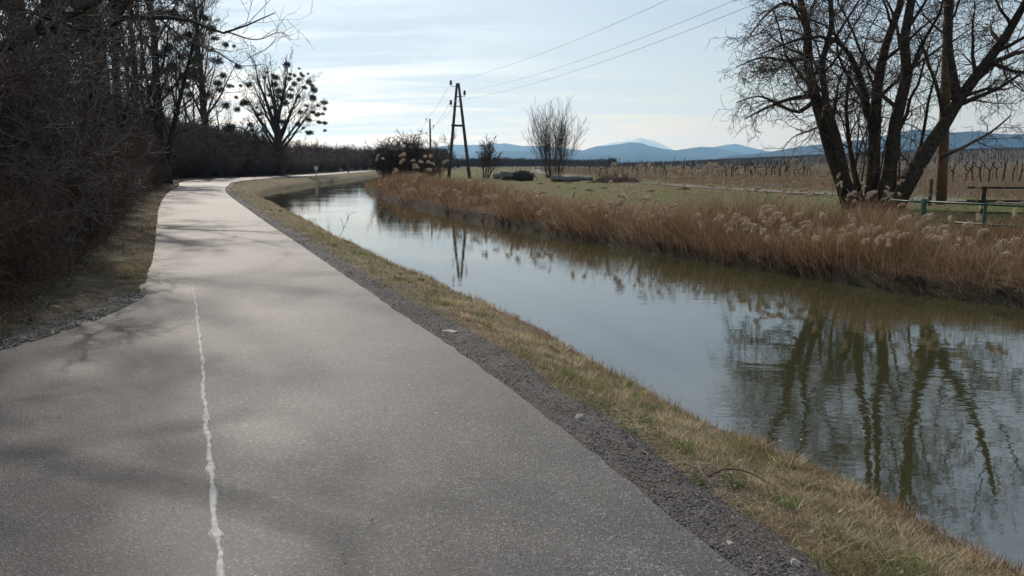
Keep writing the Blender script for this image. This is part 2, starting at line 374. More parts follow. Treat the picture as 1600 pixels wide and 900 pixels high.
grn = lerp(cA(.125, .105, .055), cA(.10, .115, .035), ss(.35, .6, pn))
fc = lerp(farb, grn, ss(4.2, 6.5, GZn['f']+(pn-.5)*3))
brn = lerp(cA(.125, .085, .062), cA(.10, .082, .055), ss(.35, .65, pn2))
brn = brn*np.array([[.92, .95, .9]])
fc = lerp(fc, brn, ss(2.5, 5, -(-trd)+(pn-.5)*3)*(dist < 1e6))
fc = lerp(fc, cA(.075, .068, .055), ss(200, 420, dist))
bed = cA(.05, .045, .025)
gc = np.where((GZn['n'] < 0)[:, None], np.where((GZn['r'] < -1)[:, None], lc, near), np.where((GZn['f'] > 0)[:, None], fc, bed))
gc = lerp(gc, cA(.07, .075, .06), ss(1200, 3000, dist))
na, nr = len(azs), len(rr)
I = np.arange(nr*na).reshape(nr, na); In = np.roll(I, -1, 1)
Q = np.stack([I[:-1], In[:-1], In[1:], I[1:]], -1).reshape(-1, 4)[:, ::-1]
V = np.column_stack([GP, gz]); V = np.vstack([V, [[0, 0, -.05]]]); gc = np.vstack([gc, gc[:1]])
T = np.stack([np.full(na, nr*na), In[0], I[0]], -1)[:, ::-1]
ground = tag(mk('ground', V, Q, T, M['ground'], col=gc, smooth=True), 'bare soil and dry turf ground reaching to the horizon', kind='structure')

def strip(L1, L2, z, edge=.05, t=(0, 1)):
    n = len(L1); ts = [0, .25, .5, .75, 1]
    rows = [np.column_stack([L1, np.full(n, z-edge)])]
    for q in ts: rows.append(np.column_stack([L1*(1-q)+L2*q, np.full(n, z)]))
    rows.append(np.column_stack([L2, np.full(n, z-edge)]))
    V = np.stack(rows, 1).reshape(-1, 3); k = len(rows); I = np.arange(n*k).reshape(n, k)
    return V, np.stack([I[:-1, :-1], I[:-1, 1:], I[1:, 1:], I[1:, :-1]], -1).reshape(-1, 4)
jag = (fbm(RE[:, 0], RE[:, 1], 2.2, 5)-.5)*.06
REd = catmull(RE, .12); REj = offs(REd, (fbm(REd[:, 0], REd[:, 1], 1.2, 5)-.5)*.025+(fbm(REd[:, 0], REd[:, 1], 9, 6)-.5)*.05)
LEj = offs(REd, -(PW+bw(REd[:, 1]))+(fbm(REd[:, 0], REd[:, 1], 1.2, 6)-.5)*.05+(fbm(REd[:, 0], REd[:, 1], 9, 7)-.5)*.04)
V, Q = strip(LEj, REj, 0.0)
tag(mk('bike_path', V, Q, None, M['asphalt']), 'pale grey asphalt path curving right along the canal', kind='structure')
# side road, a sheet 4 mm above the path with its seam along the joint
sd = catmull(SIDE[:8], .12); sd = offs(sd, (fbm(sd[:, 0], sd[:, 1], 5, 2)-.5)*.09)
poly = np.vstack([sd, np.array(SIDE[8:]), seamL])
import mathutils
from mathutils.geometry import tessellate_polygon
tt = tessellate_polygon([[mathutils.Vector((p[0], p[1], 0)) for p in poly]])
n = len(poly); V = np.vstack([np.column_stack([poly, np.full(n, .004)]), np.column_stack([poly, np.full(n, -.06)])])
T = []
for a, b, c in tt:
    ar = np.cross(poly[b]-poly[a], poly[c]-poly[a]); T.append((a, b, c) if ar > 0 else (a, c, b))
Q = [(i, (i+1) % n, n+(i+1) % n, n+i) for i in range(n)]
tag(mk('side_road', V, Q, T, M['asphalt_side']), 'darker asphalt side road joining the path from the left', kind='structure')
# seam
sl = catmull(seamL, .02); sl = offs(sl, (fbm(sl[:, 0], sl[:, 1], 2.2, 12)-.5)*.05)
wn = fbm(sl[:, 0], sl[:, 1], 7, 14); w = .012+.007*ss(.48, .72, wn)+.022*ss(.66, .74, fbm(sl[:, 0], sl[:, 1], 3.3, 19))*vn(sl[:, 0], sl[:, 1], 25, 8)
w = w*ss(0, 1.2, 10.6-sl[:, 1])+.004
a = offs(sl, -w*(.5+.8*vn(sl[:, 0], sl[:, 1], 14, 3))); b = offs(sl, w*(.5+.8*vn(sl[:, 0], sl[:, 1], 14, 4)))
n = len(sl); V = np.stack([np.column_stack([a, np.full(n, .004)]), np.column_stack([a*.8+b*.2, np.full(n, .011)]), np.column_stack([a*.2+b*.8, np.full(n, .011)]), np.column_stack([b, np.full(n, .0005)])], 1).reshape(-1, 3)
I = np.arange(n*4).reshape(n, 4)
tag(mk('path_joint', V, np.stack([I[:-1, :-1], I[:-1, 1:], I[1:, 1:], I[1:, :-1]], -1).reshape(-1, 4), None, M['seam']), 'ragged white mortar joint between path and side road', kind='structure')
# gravel shoulder
gn = fbm(REd[:, 0], REd[:, 1], 1.2, 44)
V, Q = strip(offs(REd, -.05), offs(REd, .24+.26*gn), -.018, .05)
V[:, 2] += (fbm(V[:, 0], V[:, 1], 6, 9)-.5)*.025*(V[:, 2] > -.03)
tag(mk('gravel_shoulder', V, Q, None, M['gravel_bed'], smooth=True), 'dark gravel shoulder strip beside the path', kind='structure')
# pale gravel verge left
gl = np.array([tuple(G(*p)) for p in ((213, 462), (200, 470), (150, 494), (100, 512), (40, 532), (0, 544))])
gl = catmull(gl, .15); V, Q = strip(offs(gl, .12+.25*fbm(gl[:, 0], gl[:, 1], 2, 3)), offs(gl, -.12), .0, .05)
V[:, 2] += (fbm(V[:, 0], V[:, 1], 5, 9)-.3)*.04*(V[:, 2] > -.03)-.002
tag(mk('gravel_verge', V, Q[:, ::-1], None, M['gravel_pale'], smooth=True), 'pale gravel verge at the edge of the side road', kind='structure')
# field track
V, Q = strip(offs(TR, -.95), offs(TR, .95), .0, .3)
Pz = zones(V[:, :2]); V[:, 2] += np.maximum(height(V[:, :2], Pz), -.1)+.05
tag(mk('field_track', V, Q, None, M['track']), 'pale farm track crossing the meadow behind the willow', kind='structure')
# water
wl = offs(NS, -.35); wr = offs(FS, .35)
poly = np.vstack([wl, wr[::-1]])
def resamp(L, n):
    s = np.concatenate([[0], np.cumsum(np.linalg.norm(np.diff(L, axis=0), axis=1))]); t = np.linspace(0, s[-1], n)
    return np.stack([np.interp(t, s, L[:, 0]), np.interp(t, s, L[:, 1])], 1)
a, b = resamp(wl, 400), resamp(wr, 400); n = 400
V = np.stack([np.column_stack([a*(1-q)+b*q, np.full(n, WZ)]) for q in np.linspace(0, 1, 5)], 1).reshape(-1, 3)
I = np.arange(n*5).reshape(n, 5)
tag(mk('water', V, np.stack([I[:-1, :-1], I[:-1, 1:], I[1:, 1:], I[1:, :-1]], -1).reshape(-1, 4), None, M['water'], smooth=True), 'calm olive canal water mirroring sky and willow', kind='structure')

# ------------------------------------------------------------------ ribbons (grass, reeds)
def ribbons(name, P, H, Wd, lean, col, matl, nseg=2, bendp=1.6, curl=0.0, face=None):
    """P (N,3) roots, H heights, Wd widths, lean (N,2) horizontal tip displacement, col (N,3)"""
    N = len(P); V = np.zeros((N, 2*nseg+1, 3)); C_ = np.repeat(col[:, None], 2*nseg+1, 1)
    a = RS.uniform(0, math.pi, N) if face is None else face
    wx, wy = np.cos(a)*Wd/2, np.sin(a)*Wd/2
    for i in range(nseg+1):
        t = i/nseg; c = P.copy(); c[:, :2] += lean*t**bendp; c[:, 2] += H*(t-curl*t**3)
        k = 1-.45*t
        if i < nseg:
            V[:, 2*i] = c; V[:, 2*i, 0] -= wx*k; V[:, 2*i, 1] -= wy*k
            V[:, 2*i+1] = c; V[:, 2*i+1, 0] += wx*k; V[:, 2*i+1, 1] += wy*k
        else: V[:, 2*i] = c
    m = 2*nseg+1; base = (np.arange(N)*m)[:, None]
    q = np.concatenate([base+np.array([[2*i, 2*i+1, 2*i+3, 2*i+2]]) for i in range(nseg-1)], 0) if nseg > 1 else None
    t = base+np.array([[2*nseg-2, 2*nseg-1, 2*nseg]])
    return mk(name, V.reshape(-1, 3), q, t, matl, col=C_.reshape(-1, 3))
def pal(cols, N, idx=None, jit=.25):
    cols = np.array(cols); i = RS.randint(0, len(cols), N) if idx is None else idx
    return cols[i]*(1+RS.uniform(-jit, jit, (N, 1)))
def polar(N, r0, r1, a0=-40, a1=40, pw=0):
    r = r0*(r1/r0)**RS.uniform(0, 1, N); a = np.radians(RS.uniform(a0, a1, N)); return np.stack([np.sin(a)*r, np.cos(a)*r], 1)
def pick(P, m): return P[m]

# near bank turf
P = polar(900000, 2.2, 170, -42, 42); Z = zones(P); r, nn = Z['r'], -Z['n']; dd = np.hypot(P[:, 0], P[:, 1])
edge = .02+.72*fbm(P[:, 0], P[:, 1], 1.9, 44, 5)
cl = fbm(P[:, 0], P[:, 1], 2.6, 61)
m = (nn > .02) & (r > edge-.04) & (r < 14)
m &= RS.uniform(0, 1, len(P)) < np.clip((r-edge+.05)/.35, .05, 1)*np.clip(.45+1.6*(cl-.3), .2, 1)
P, nn, r, dd, cl = P[m], nn[m], r[m], dd[m], cl[m]
z = height(P, zones(P)); N = len(P)
grn = ss(.55, .68, fbm(P[:, 0], P[:, 1], 1.9, 71)); rim = nn < .30+.12*vn(P[:, 0], P[:, 1], 3, 2)
u = RS.uniform(0, 1, N)
dry = pal([(.37, .29, .18), (.46, .38, .26), (.28, .20, .12), (.27, .235, .135), (.56, .49, .37), (.18, .125, .08)], N)
gr = pal([(.12, .15, .045), (.17, .19, .065), (.24, .23, .10)], N)
rm = pal([(.22, .13, .075), (.30, .19, .11), (.16, .09, .05), (.38, .28, .17)], N)
isg = u < (.12+.6*grn); c = np.where(isg[:, None], gr, dry); isr = rim & (RS.uniform(0, 1, N) < .85); c = np.where(isr[:, None], rm, c)
Hh = (.016+.060*RS.uniform(0, 1, N)**2.5)*(.6+.9*fbm(P[:, 0], P[:, 1], 3.5, 62)+.7*grn)*np.where(isr, 1.15, 1); Wd = .0032*np.maximum(1, dd/5)**.75
ang = RS.uniform(0, 6.283, N); ll = Hh*np.where(isr, .25, 1.5)*RS.uniform(.2, 1.5, N)
tag(ribbons('bank_grass', np.column_stack([P, z]), Hh, Wd, np.stack([np.cos(ang), np.sin(ang)], 1)*ll[:, None], c, M['grass']), 'short matted dry grass with green tufts on the bank', 'grass', kind='stuff')

# scattered taller tufts
def tufts(name, label, centres, hh, cols, sp, n):
    Pp, Hs, Ls, Cs = [], [], [], []
    for (cx, cy), k in centres:
        q = RS.normal(0, sp*k, (n, 2)); Pp.append(np.array([cx, cy])+q); h = hh*k*RS.uniform(.4, 1.1, n); Hs.append(h); a = np.arctan2(q[:, 1], q[:, 0])+RS.normal(0, .6, n); Ls.append(np.stack([np.cos(a), np.sin(a)], 1)*(h*RS.uniform(.3, 1.2, n))[:, None]); Cs.append(pal(cols, n)*RS.uniform(.85, 1.15))
    Pp = np.concatenate(Pp); z = height(Pp, zones(Pp)); dd = np.hypot(Pp[:, 0], Pp[:, 1])
    return tag(ribbons(name, np.column_stack([Pp, z-.005]), np.concatenate(Hs), .0034*np.maximum(1, dd/5)**.7, np.concatenate(Ls), np.concatenate(Cs), M['grass'], nseg=3), label, 'grass', kind='stuff')
cs = [(tuple(G(px, py, -.1)), k) for px, py, k in ((1150, 772, .9), (1222, 790, 1), (1068, 716, .8), (868, 575, .9), (890, 560, 1), (1065, 700, .7), (628, 440, 1.2), (640, 436, 1.1), (1005, 655, .8), (1310, 850, .9), (1400, 890, 1), (935, 600, .8), (1090, 770, .6), (760, 505, 1), (985, 690, .6), (1290, 800, .8), (700, 478, 1))]
Pt = polar(2600, 2.6, 60, -40, 40); Zt = zones(Pt); Pt = Pt[(Zt['r'] > .7) & (Zt['n'] < -.25) & (Zt['r'] < 9)]
tufts('green_tufts', 'bright green grass tufts scattered on the bank', cs+[(tuple(p), RS.uniform(.4, .8)) for p in Pt[:len(Pt)//3]], .085, [(.13, .19, .05), (.17, .22, .07), (.10, .15, .04)], .03, 90)
tufts('dry_tufts', 'straw coloured dry grass tussocks on the bank', [(tuple(p), RS.uniform(.5, 1.1)) for p in Pt[len(Pt)//3:]], .085, [(.52, .43, .28), (.42, .32, .19), (.60, .52, .38)], .045, 80)

# left verge grass + litter + brambles
P = polar(260000, 5, 120, -42, 0); Z = zones(P); d = -Z['r']-PW; dd = np.hypot(P[:, 0], P[:, 1])
cl = fbm(P[:, 0], P[:, 1], 1.2, 81)
m = (d > bw(P[:, 1])+.03) & (d < 2.6+1.2*cl) & ~Z['side'] & (RS.uniform(0, 1, len(P)) < ss(.3, .6, cl)*(1-ss(1.3, 3, d)*.7)+.08) & ((P[:, 1] > 11) | (d > .75))
P = P[m]; dd = dd[m]; z = height(P, zones(P)); N = len(P); g = RS.uniform(0, 1, N) < .6*ss(.5, .7, fbm(P[:, 0], P[:, 1], .8, 33))
c = np.where(g[:, None], pal([(.12, .14, .04), (.16, .16, .06)], N), pal([(.30, .23, .13), (.22, .16, .09), (.17, .11, .06)], N))
Hh = .03+.06*RS.uniform(0, 1, N); ang = RS.uniform(0, 6.283, N)
tag(ribbons('verge_grass', np.column_stack([P, z-.01]), Hh, .005*np.maximum(1, dd/7)**.75, np.stack([np.cos(ang), np.sin(ang)], 1)*(Hh*.9)[:, None], c, M['grass']), 'thin grass and moss on the left verge', 'grass', kind='stuff')
def leafmesh(name, P, z, size, cols, matl):
    N = len(P); a = RS.uniform(0, 6.283, N); ti = RS.normal(0, .35, (N, 2)); s = size*RS.uniform(.6, 1.3, N)
    V = np.zeros((N, 4, 3))
    for j, (lx, ly, lz) in enumerate(((-1, 0, 0), (0, -.45, .25), (1, 0, .1), (0, .45, .25))):
        X = (np.cos(a)*lx-np.sin(a)*ly)*s; Y = (np.sin(a)*lx+np.cos(a)*ly)*s
        V[:, j, 0] = P[:, 0]+X; V[:, j, 1] = P[:, 1]+Y; V[:, j, 2] = z+lz*s+X*ti[:, 0]+Y*ti[:, 1]+s*.4
    return mk(name, V.reshape(-1, 3), np.arange(N*4).reshape(-1, 4), None, matl, col=np.repeat(cols, 4, 0))
P = polar(90000, 5, 70, -42, -5); Z = zones(P); d = -Z['r']-PW; cl = fbm(P[:, 0], P[:, 1], 1.5, 91)
m = (d > .15+.8*cl) & (d < 9) & ~Z['side'] & (RS.uniform(0, 1, len(P)) < .35+.65*ss(.4, 1.6, d)); P = P[m]
tag(leafmesh('leaf_litter', P, height(P, zones(P)), .024*np.maximum(1, np.hypot(P[:, 0], P[:, 1])/12)**.6, pal([(.17, .10, .06), (.12, .07, .045), (.24, .17, .11), (.09, .055, .035), (.30, .25, .2)], len(P), jit=.35), M['litter']), 'fallen brown leaves under the thicket', 'leaf litter', kind='stuff')
# debris on the gravel and bank
P = polar(60000, 2.3, 40, -40, 42); Z = zones(P); m = (Z['r'] > .1) & (Z['r'] < 1.4) & (Z['n'] < -.2) & (RS.uniform(0, 1, len(P)) < .16*np.exp(-((Z['r']-.65)/.3)**2)+.02); P = P[m]
tag(leafmesh('leaf_debris', P, np.maximum(height(P, zones(P)), -.02)+.004, .011, pal([(.20, .12, .07), (.12, .075, .05), (.38, .33, .26), (.28, .2, .13)], len(P), jit=.35), M['litter']), 'crumbled dead leaves along the gravel edge', 'leaf litter', kind='stuff')

P = polar(700, 2.4, 30, -40, 30); Z = zones(P); P = P[(Z['r'] < -.02) & (Z['r'] > -PW-1.2) & (RS.uniform(0, 1, len(P)) < .35+.6*np.exp(Z['r']/.15))]
tag(leafmesh('path_debris', P, np.full(len(P), .008), .008, pal([(.12, .08, .05), (.30, .25, .19), (.07, .05, .04)], len(P), jit=.35), M['litter']), 'tiny crumbs of leaf and grit scattered on the asphalt', 'leaf litter', kind='stuff')
# gravel stones
ico = np.array([(0, 0, 1), (.894, 0, .447), (.276, .851, .447), (-.724, .526, .447), (-.724, -.526, .447), (.276, -.851, .447), (.724, .526, -.447), (-.276, .851, -.447), (-.894, 0, -.447), (-.276, -.851, -.447), (.724, -.526, -.447), (0, 0, -1)])
icf = np.array([(0, 1, 2), (0, 2, 3), (0, 3, 4), (0, 4, 5), (0, 5, 1), (1, 6, 2), (2, 7, 3), (3, 8, 4), (4, 9, 5), (5, 10, 1), (2, 6, 7), (3, 7, 8), (4, 8, 9), (5, 9, 10), (1, 10, 6), (11, 7, 6), (11, 8, 7), (11, 9, 8), (11, 10, 9), (11, 6, 10)])
def stones(name, P, z, s, cols):
    N = len(P); sc = RS.uniform(.6, 1.3, (N, 1, 3))*np.array([1, 1, .6]); V = ico[None]*sc*(1+RS.uniform(-.22, .22, (N, 12, 1)))*np.asarray(s)[:, None, None]
    a = RS.uniform(0, 6.283, N); ca, sa = np.cos(a)[:, None], np.sin(a)[:, None]; X = V[:, :, 0]*ca-V[:, :, 1]*sa; Y = V[:, :, 0]*sa+V[:, :, 1]*ca
    V = np.stack([X+P[:, :1], Y+P[:, 1:2], V[:, :, 2]+np.asarray(z)[:, None]], -1)
    return mk(name, V.reshape(-1, 3), None, (np.arange(N)[:, None, None]*12+icf[None]).reshape(-1, 3), M['stone'], col=np.repeat(cols, 12, 0))
P = polar(330000, 2.2, 45, -40, 40); Z = zones(P); ed = .02+.72*fbm(P[:, 0], P[:, 1], 1.9, 44, 5)
m = (Z['r'] > -.03) & (Z['r'] < ed+.16) & (Z['n'] < -.25) & (RS.uniform(0, 1, len(P)) < np.clip((ed+.14-Z['r'])/.25, 0, 1)*np.clip(.25+Z['r']/.12, 0, 1)); P = P[m]; rr_ = Z['r'][m]
dd = np.hypot(P[:, 0], P[:, 1]); s = (.0028+.0055*RS.uniform(0, 1, len(P))**3)*np.maximum(1, dd/6)**.7
zz = np.maximum(height(P, zones(P)), -.022)+(fbm(P[:, 0], P[:, 1], 6, 9)-.5)*.02+.006
tag(stones('gravel', P, zz, s, pal([(.085, .082, .088), (.12, .115, .12), (.05, .047, .048), (.16, .15, .14), (.11, .09, .075), (.30, .29, .27)], len(P), idx=RS.choice(6, len(P), p=[.27, .22, .2, .12, .15, .04]))), 'dark crushed gravel beside the asphalt', 'gravel', kind='stuff')
P = polar(60000, 6, 14, -42, -20); dgl = sdist(P, gl); m = (dgl > -.1) & (dgl < .9) & (RS.uniform(0, 1, len(P)) < np.exp(-np.maximum(dgl-.05, 0)/.14)*(.3+.7*(fbm(P[:, 0], P[:, 1], 3, 5) > .45))); P = P[m]
tag(stones('pale_gravel', P, np.maximum(height(P, zones(P)), 0)+.012, .005+.014*RS.uniform(0, 1, len(P))**3, pal([(.18, .165, .15), (.13, .115, .10), (.26, .24, .22), (.09, .08, .07)], len(P))), 'loose pale gravel at the side road edge', 'gravel', kind='stuff')

# ------------------------------------------------------------------ far bank reeds
P = polar(700000, 9, 190, -22, 42); Z = zones(P); f = Z['f']; dd = np.hypot(P[:, 0], P[:, 1])
azd = np.degrees(np.arctan2(P[:, 0], P[:, 1]))
wd = 5.2+2.2*(fbm(P[:, 0], P[:, 1], .3, 15)-.5)+2.0*ss(17, 24, azd)
cl = fbm(P[:, 0], P[:, 1], .7, 25); cl2 = fbm(P[:, 0], P[:, 1], .25, 26)
m = (f > .0) & (f < wd) & (RS.uniform(0, 1, len(P)) < np.clip(.15+2*(cl-.32), .08, 1)*np.where(f > wd-1.5, .5, 1))
P, f, dd, cl, cl2, azd = P[m], f[m], dd[m], cl[m], cl2[m], azd[m]; z = height(P, zones(P)); N = len(P)
flat = ss(-4, 4, azd)*(1-ss(9, 16, azd))*ss(.8, 2, f)             # trampled chaff stretch in the middle
flat = np.maximum(flat*.9, 0)
Hh = (.36+.62*RS.uniform(0, 1, N)**1.5+1.1*(cl2-.4)+.7*(cl-.5))*(1-.75*flat)*(.62+.38*ss(0, 1.8, f))*np.where(RS.uniform(0, 1, N) < .05, 1.45, 1); Hh = np.clip(Hh, .12, 1.6)*(1-.42*ss(26.0, 28.5, azd))
ang = RS.uniform(0, 6.283, N); tow = np.array([-.92, -.39])
lean = np.stack([np.cos(ang), np.sin(ang)], 1)*(Hh*RS.uniform(.1, .85, N)*(1+flat))[:, None]+tow[None]*(Hh*.8*(1-ss(0, 1.6, f)))[:, None]+np.array([.12, .05])*Hh[:, None]
c = pal([(.21, .118, .065), (.26, .155, .09), (.17, .09, .05), (.42, .31, .20), (.15, .09, .055), (.30, .20, .12)], N, jit=.35)
c = np.where((RS.uniform(0, 1, N) < .15)[:, None], pal([(.60, .50, .36), (.48, .38, .26)], N), c)*(.44+.60*cl[:, None])*np.array([1.04, .97, .88])
c = lerp(c, pal([(.42, .31, .20), (.34, .24, .15), (.27, .18, .11)], N), flat)
Wd = .0062*np.maximum(1, dd/14)**.8
tag(ribbons('reeds', np.column_stack([P, z-.02]), Hh, Wd, lean, c, M['reed'], nseg=3, bendp=1.8, curl=.12), 'dense rust brown dead reeds along the far bank', 'reeds', kind='stuff')
# dark broken stalks hanging over the water line
P = polar(60000, 9, 90, -20, 42); f = zones(P)['f']; m = (f > -.05) & (f < .5); P = P[m]; f = f[m]; N = len(P); dd = np.hypot(P[:, 0], P[:, 1])
Hh = RS.uniform(.1, .45, N); an = RS.normal(0, .9, N); tow2 = np.stack([-.92*np.cos(an)+.39*np.sin(an), -.39*np.cos(an)-.92*np.sin(an)], 1)
tag(ribbons('broken_reeds', np.column_stack([P, np.full(N, -.42)+.2*RS.uniform(0, 1, N)]), Hh*.6, .006*np.maximum(1, dd/14)**.7, tow2*(Hh*RS.uniform(.4, 1.9, N))[:, None], pal([(.16, .10, .06), (.30, .22, .14), (.09, .06, .04)], N), M['reed'], nseg=3, bendp=1.2, curl=.8), 'broken reed stalks sagging over the water line', 'reeds', kind='stuff')

# meadow grass and dry field growth
P = polar(420000, 14, 260, -14, 42); Z = zones(P); f = Z['f']; dd = np.hypot(P[:, 0], P[:, 1]); td = Z['t']
brown = td > 1.6; cl = fbm(P[:, 0], P[:, 1], .5, 35)
m = (f > 3.6) & (np.abs(td) > .85+.6*(cl-.5)) & (RS.uniform(0, 1, len(P)) < np.where(brown, .9, .8)*np.clip(.3+1.5*(cl-.3), .15, 1))
P, f, dd, brown, cl = P[m], f[m], dd[m], brown[m], cl[m]; z = height(P, zones(P)); N = len(P)
b2 = brown & (RS.uniform(0, 1, N) < .93*ss(1.6, 6, td[m])+.1)
g = pal([(.13, .14, .045), (.17, .17, .06), (.24, .21, .10), (.30, .24, .14), (.26, .20, .12)], N); g = np.where((cl > .54)[:, None], pal([(.33, .25, .15), (.28, .2, .12)], N), g)
c = np.where(b2[:, None], pal([(.20, .135, .095), (.16, .11, .075), (.28, .21, .14), (.13, .10, .06), (.18, .16, .08)], N), g)
Hh = np.where(b2, .12+.30*RS.uniform(0, 1, N)**1.5, .03+.13*RS.uniform(0, 1, N)**2*(.5+cl)); ang = RS.uniform(0, 6.283, N)
tag(ribbons('meadow_grass', np.column_stack([P, z-.01]), Hh, .007*np.maximum(1, dd/16)**.85, np.stack([np.cos(ang), np.sin(ang)], 1)*(Hh*.5)[:, None], c, M['grass']), 'yellow green meadow grass and brown field growth', 'grass', kind='stuff')

# ------------------------------------------------------------------ branching growth
class Par:
    def __init__(s, **k): s.__dict__.update(k)
def growb(out, rng, p, d, L, r, lvl, P):
    n = P.nseg[lvl]; st = L/n; pts = [p]; dirs = [d]; g = rng.gauss; wob = P.wob[lvl]; up = P.up[lvl]
    x, y, z = p; dx, dy, dz = d
    for i in range(n):
        dx += g(0, wob); dy += g(0, wob); dz += g(0, wob)+up
        q = 1/math.sqrt(dx*dx+dy*dy+dz*dz+1e-9); dx *= q; dy *= q; dz *= q
        x += dx*st; y += dy*st; z += dz*st; pts.append((x, y, z)); dirs.append((dx, dy, dz))
    tip = P.tip[lvl]; rad = [r*(1-(1-tip)*i/n) for i in range(n+1)]
    out.append((lvl, pts, rad))
    if lvl < P.max: kids(out, rng, pts, dirs, rad, L, lvl, P)
def kids(out, rng, pts, dirs, rad, L, lvl, P):
    n = len(pts)-1; k = P.num[lvl]; k = int(k)+(rng.random() < k-int(k)); t0 = P.t0[lvl]; ph = rng.random()*6.28
    for j in range(k):
        t = t0+(1-t0)*((j+rng.random())/k); f = min(t*n, n-1e-6); i = int(f); f -= i
        a, b = pts[i], pts[i+1]; q = (a[0]+(b[0]-a[0])*f, a[1]+(b[1]-a[1])*f, a[2]+(b[2]-a[2])*f)
        d = dirs[i+1]; ph += 2.4+rng.uniform(-.5, .5); an = P.ang[lvl]*rng.uniform(.7, 1.3)
        # perpendicular frame
        if abs(d[2]) < .9: ux, uy, uz = -d[1], d[0], 0.
        else: ux, uy, uz = 0., -d[2], d[1]
        q2 = 1/math.sqrt(ux*ux+uy*uy+uz*uz+1e-9); ux *= q2; uy *= q2; uz *= q2
        vx, vy, vz = d[1]*uz-d[2]*uy, d[2]*ux-d[0]*uz, d[0]*uy-d[1]*ux
        c, s, ca, sa = math.cos(ph), math.sin(ph), math.cos(an), math.sin(an)
        nd = (d[0]*ca+(ux*c+vx*s)*sa, d[1]*ca+(uy*c+vy*s)*sa, d[2]*ca+(uz*c+vz*s)*sa)
        rr = (rad[i]*(1-f)+rad[i+1]*f)
        growb(out, rng, q, nd, L*P.lr[lvl]*(1-P.lt[lvl]*t)*rng.uniform(.7, 1.25), max(rr*P.rr[lvl], P.rmin), lvl+1, P)
def split_build(out, root, thick_lvl, m1, m2, off, names=('trunk', 'crown'), k1=8, rough=.06, rmin=0):
    a, b = MB(), MB(); S = []
    for q, (lvl, pts, rad) in enumerate(out):
        if lvl <= thick_lvl: a.tube(pts, rad, k1 if lvl == 0 else 6, True, rough if lvl == 0 else .03, q)
        else:
            for i in range(len(pts)-1): S.append((*pts[i], *pts[i+1], max(rad[i], rmin), max(rad[i+1], rmin)))
    o1 = a.build(names[0], m1, root, off=off, smooth=True) if a.n else None
    o2 = None
    if S: b.segs(S, 3); o2 = b.build(names[1], m2, root, off=off)
    return o1, o2
def stem(out, rng, pts, r0, r1, P, L=None, lvl=0, dense=True, n=10):
    """explicit limb through given points, children grown from it"""
    pts = np.array(pts, float); L_ = catmull(pts, max(.15, np.linalg.norm(pts[-1]-pts[0])/n)) if dense else pts
    L_ = L_+np.random.RandomState(rng.randint(0, 9999)).normal(0, .012*r0/.1, L_.shape)*0.6
    rad = np.linspace(r0, r1, len(L_)); d = nrm(np.gradient(L_, axis=0))
    if lvl == 0: rad[0] *= 1.35; rad[1] *= 1.1
    P_ = [tuple(q) for q in L_]; D_ = [tuple(q) for q in d]; out.append((lvl, P_, list(rad)))
    ln = float(np.linalg.norm(np.diff(L_, axis=0), axis=1).sum()) if L is None else L
    kids(out, rng, P_, D_, list(rad), ln, lvl, P)

# big willow
D = 27.0
wb = np.array([*G(1368, 326), 0.0]); wb[2] = float(height(wb[None, :2], zones(wb[None, :2]))[0])-.05; D = wb[1]
willow = tag(empty('willow_tree', wb), 'large dark multi-stemmed bare willow on the far bank at right', 'tree')
PW_ = Par(nseg=[8, 7, 6, 4, 3], wob=[.06, .16, .20, .22, .25], up=[.0, .03, -.03, -.06, -.08], tip=[.3, .25, .3, .4, .5], max=4,
          num=[12, 8, 6, 4], t0=[.25, .12, .1, .1], ang=[.85, .8, .8, .8], lr=[.40, .55, .55, .6], lt=[.35, .4, .4, .3], rr=[.42, .45, .5, .6], rmin=.0085)
out = []; rng = random.Random(5)
def wp(*a): return [W(px, py, D+dd) for px, py, dd in a]
stem(out, rng, wp((1335, 335, 0), (1318, 285, 0), (1300, 235, .2), (1278, 170, .3), (1265, 110, .5), (1262, 50, .6), (1248, -20, .8), (1232, -170, 1.2)), .27, .045, PW_)
stem(out, rng, wp((1322, 300, -.2), (1308, 210, -.4), (1290, 160, -.8), (1285, 100, -1), (1300, 40, -1.2), (1282, -130, -1.9)), .16, .035, PW_)
stem(out, rng, wp((1362, 340, .3), (1366, 250, .4), (1370, 150, .6), (1385, 70, .8), (1405, 10, 1), (1432, -165, 1.9)), .25, .07, PW_)
stem(out, rng, wp((1380, 335, 0), (1392, 260, -.3), (1400, 190, -.5), (1418, 120, -.7), (1412, 60, -.6), (1425, -10, -.5), (1452, -175, -.1)), .26, .06, PW_)
stem(out, rng, wp((1395, 325, -.3), (1420, 280, -.5), (1455, 225, -.8), (1500, 155, -1), (1535, 105, -1.3), (1570, 60, -1.6), (1612, -20, -2.2), (1650, -110, -2.6)), .29, .05, PW_)
stem(out, rng, wp((1497, 160, -1), (1485, 90, -.6), (1482, 20, -.2), (1505, -150, .3)), .14, .04, PW_)
stem(out, rng, wp((1510, 135, -1), (1560, 95, -.4), (1600, 80, .2), (1650, 75, .8)), .13, .04, PW_, lvl=1)
stem(out, rng, wp((1270, 150, .3), (1232, 155, 0), (1195, 170, -.4), (1165, 185, -.6)), .10, .025, PW_, lvl=1)
stem(out, rng, wp((1265, 90, .4), (1230, 95, 1), (1190, 90, 1.6), (1150, 105, 2)), .09, .02, PW_, lvl=1)
stem(out, rng, wp((1362, 210, .3), (1345, 120, -.5), (1310, 65, -1.2), (1250, 60, -2.0), (1190, 85, -2.6)), .12, .025, PW_, lvl=1)
stem(out, rng, wp((1355, 180, .3), (1335, 105, 1.5), (1290, 40, 2.4), (1220, 25, 3)), .10, .02, PW_, lvl=1)
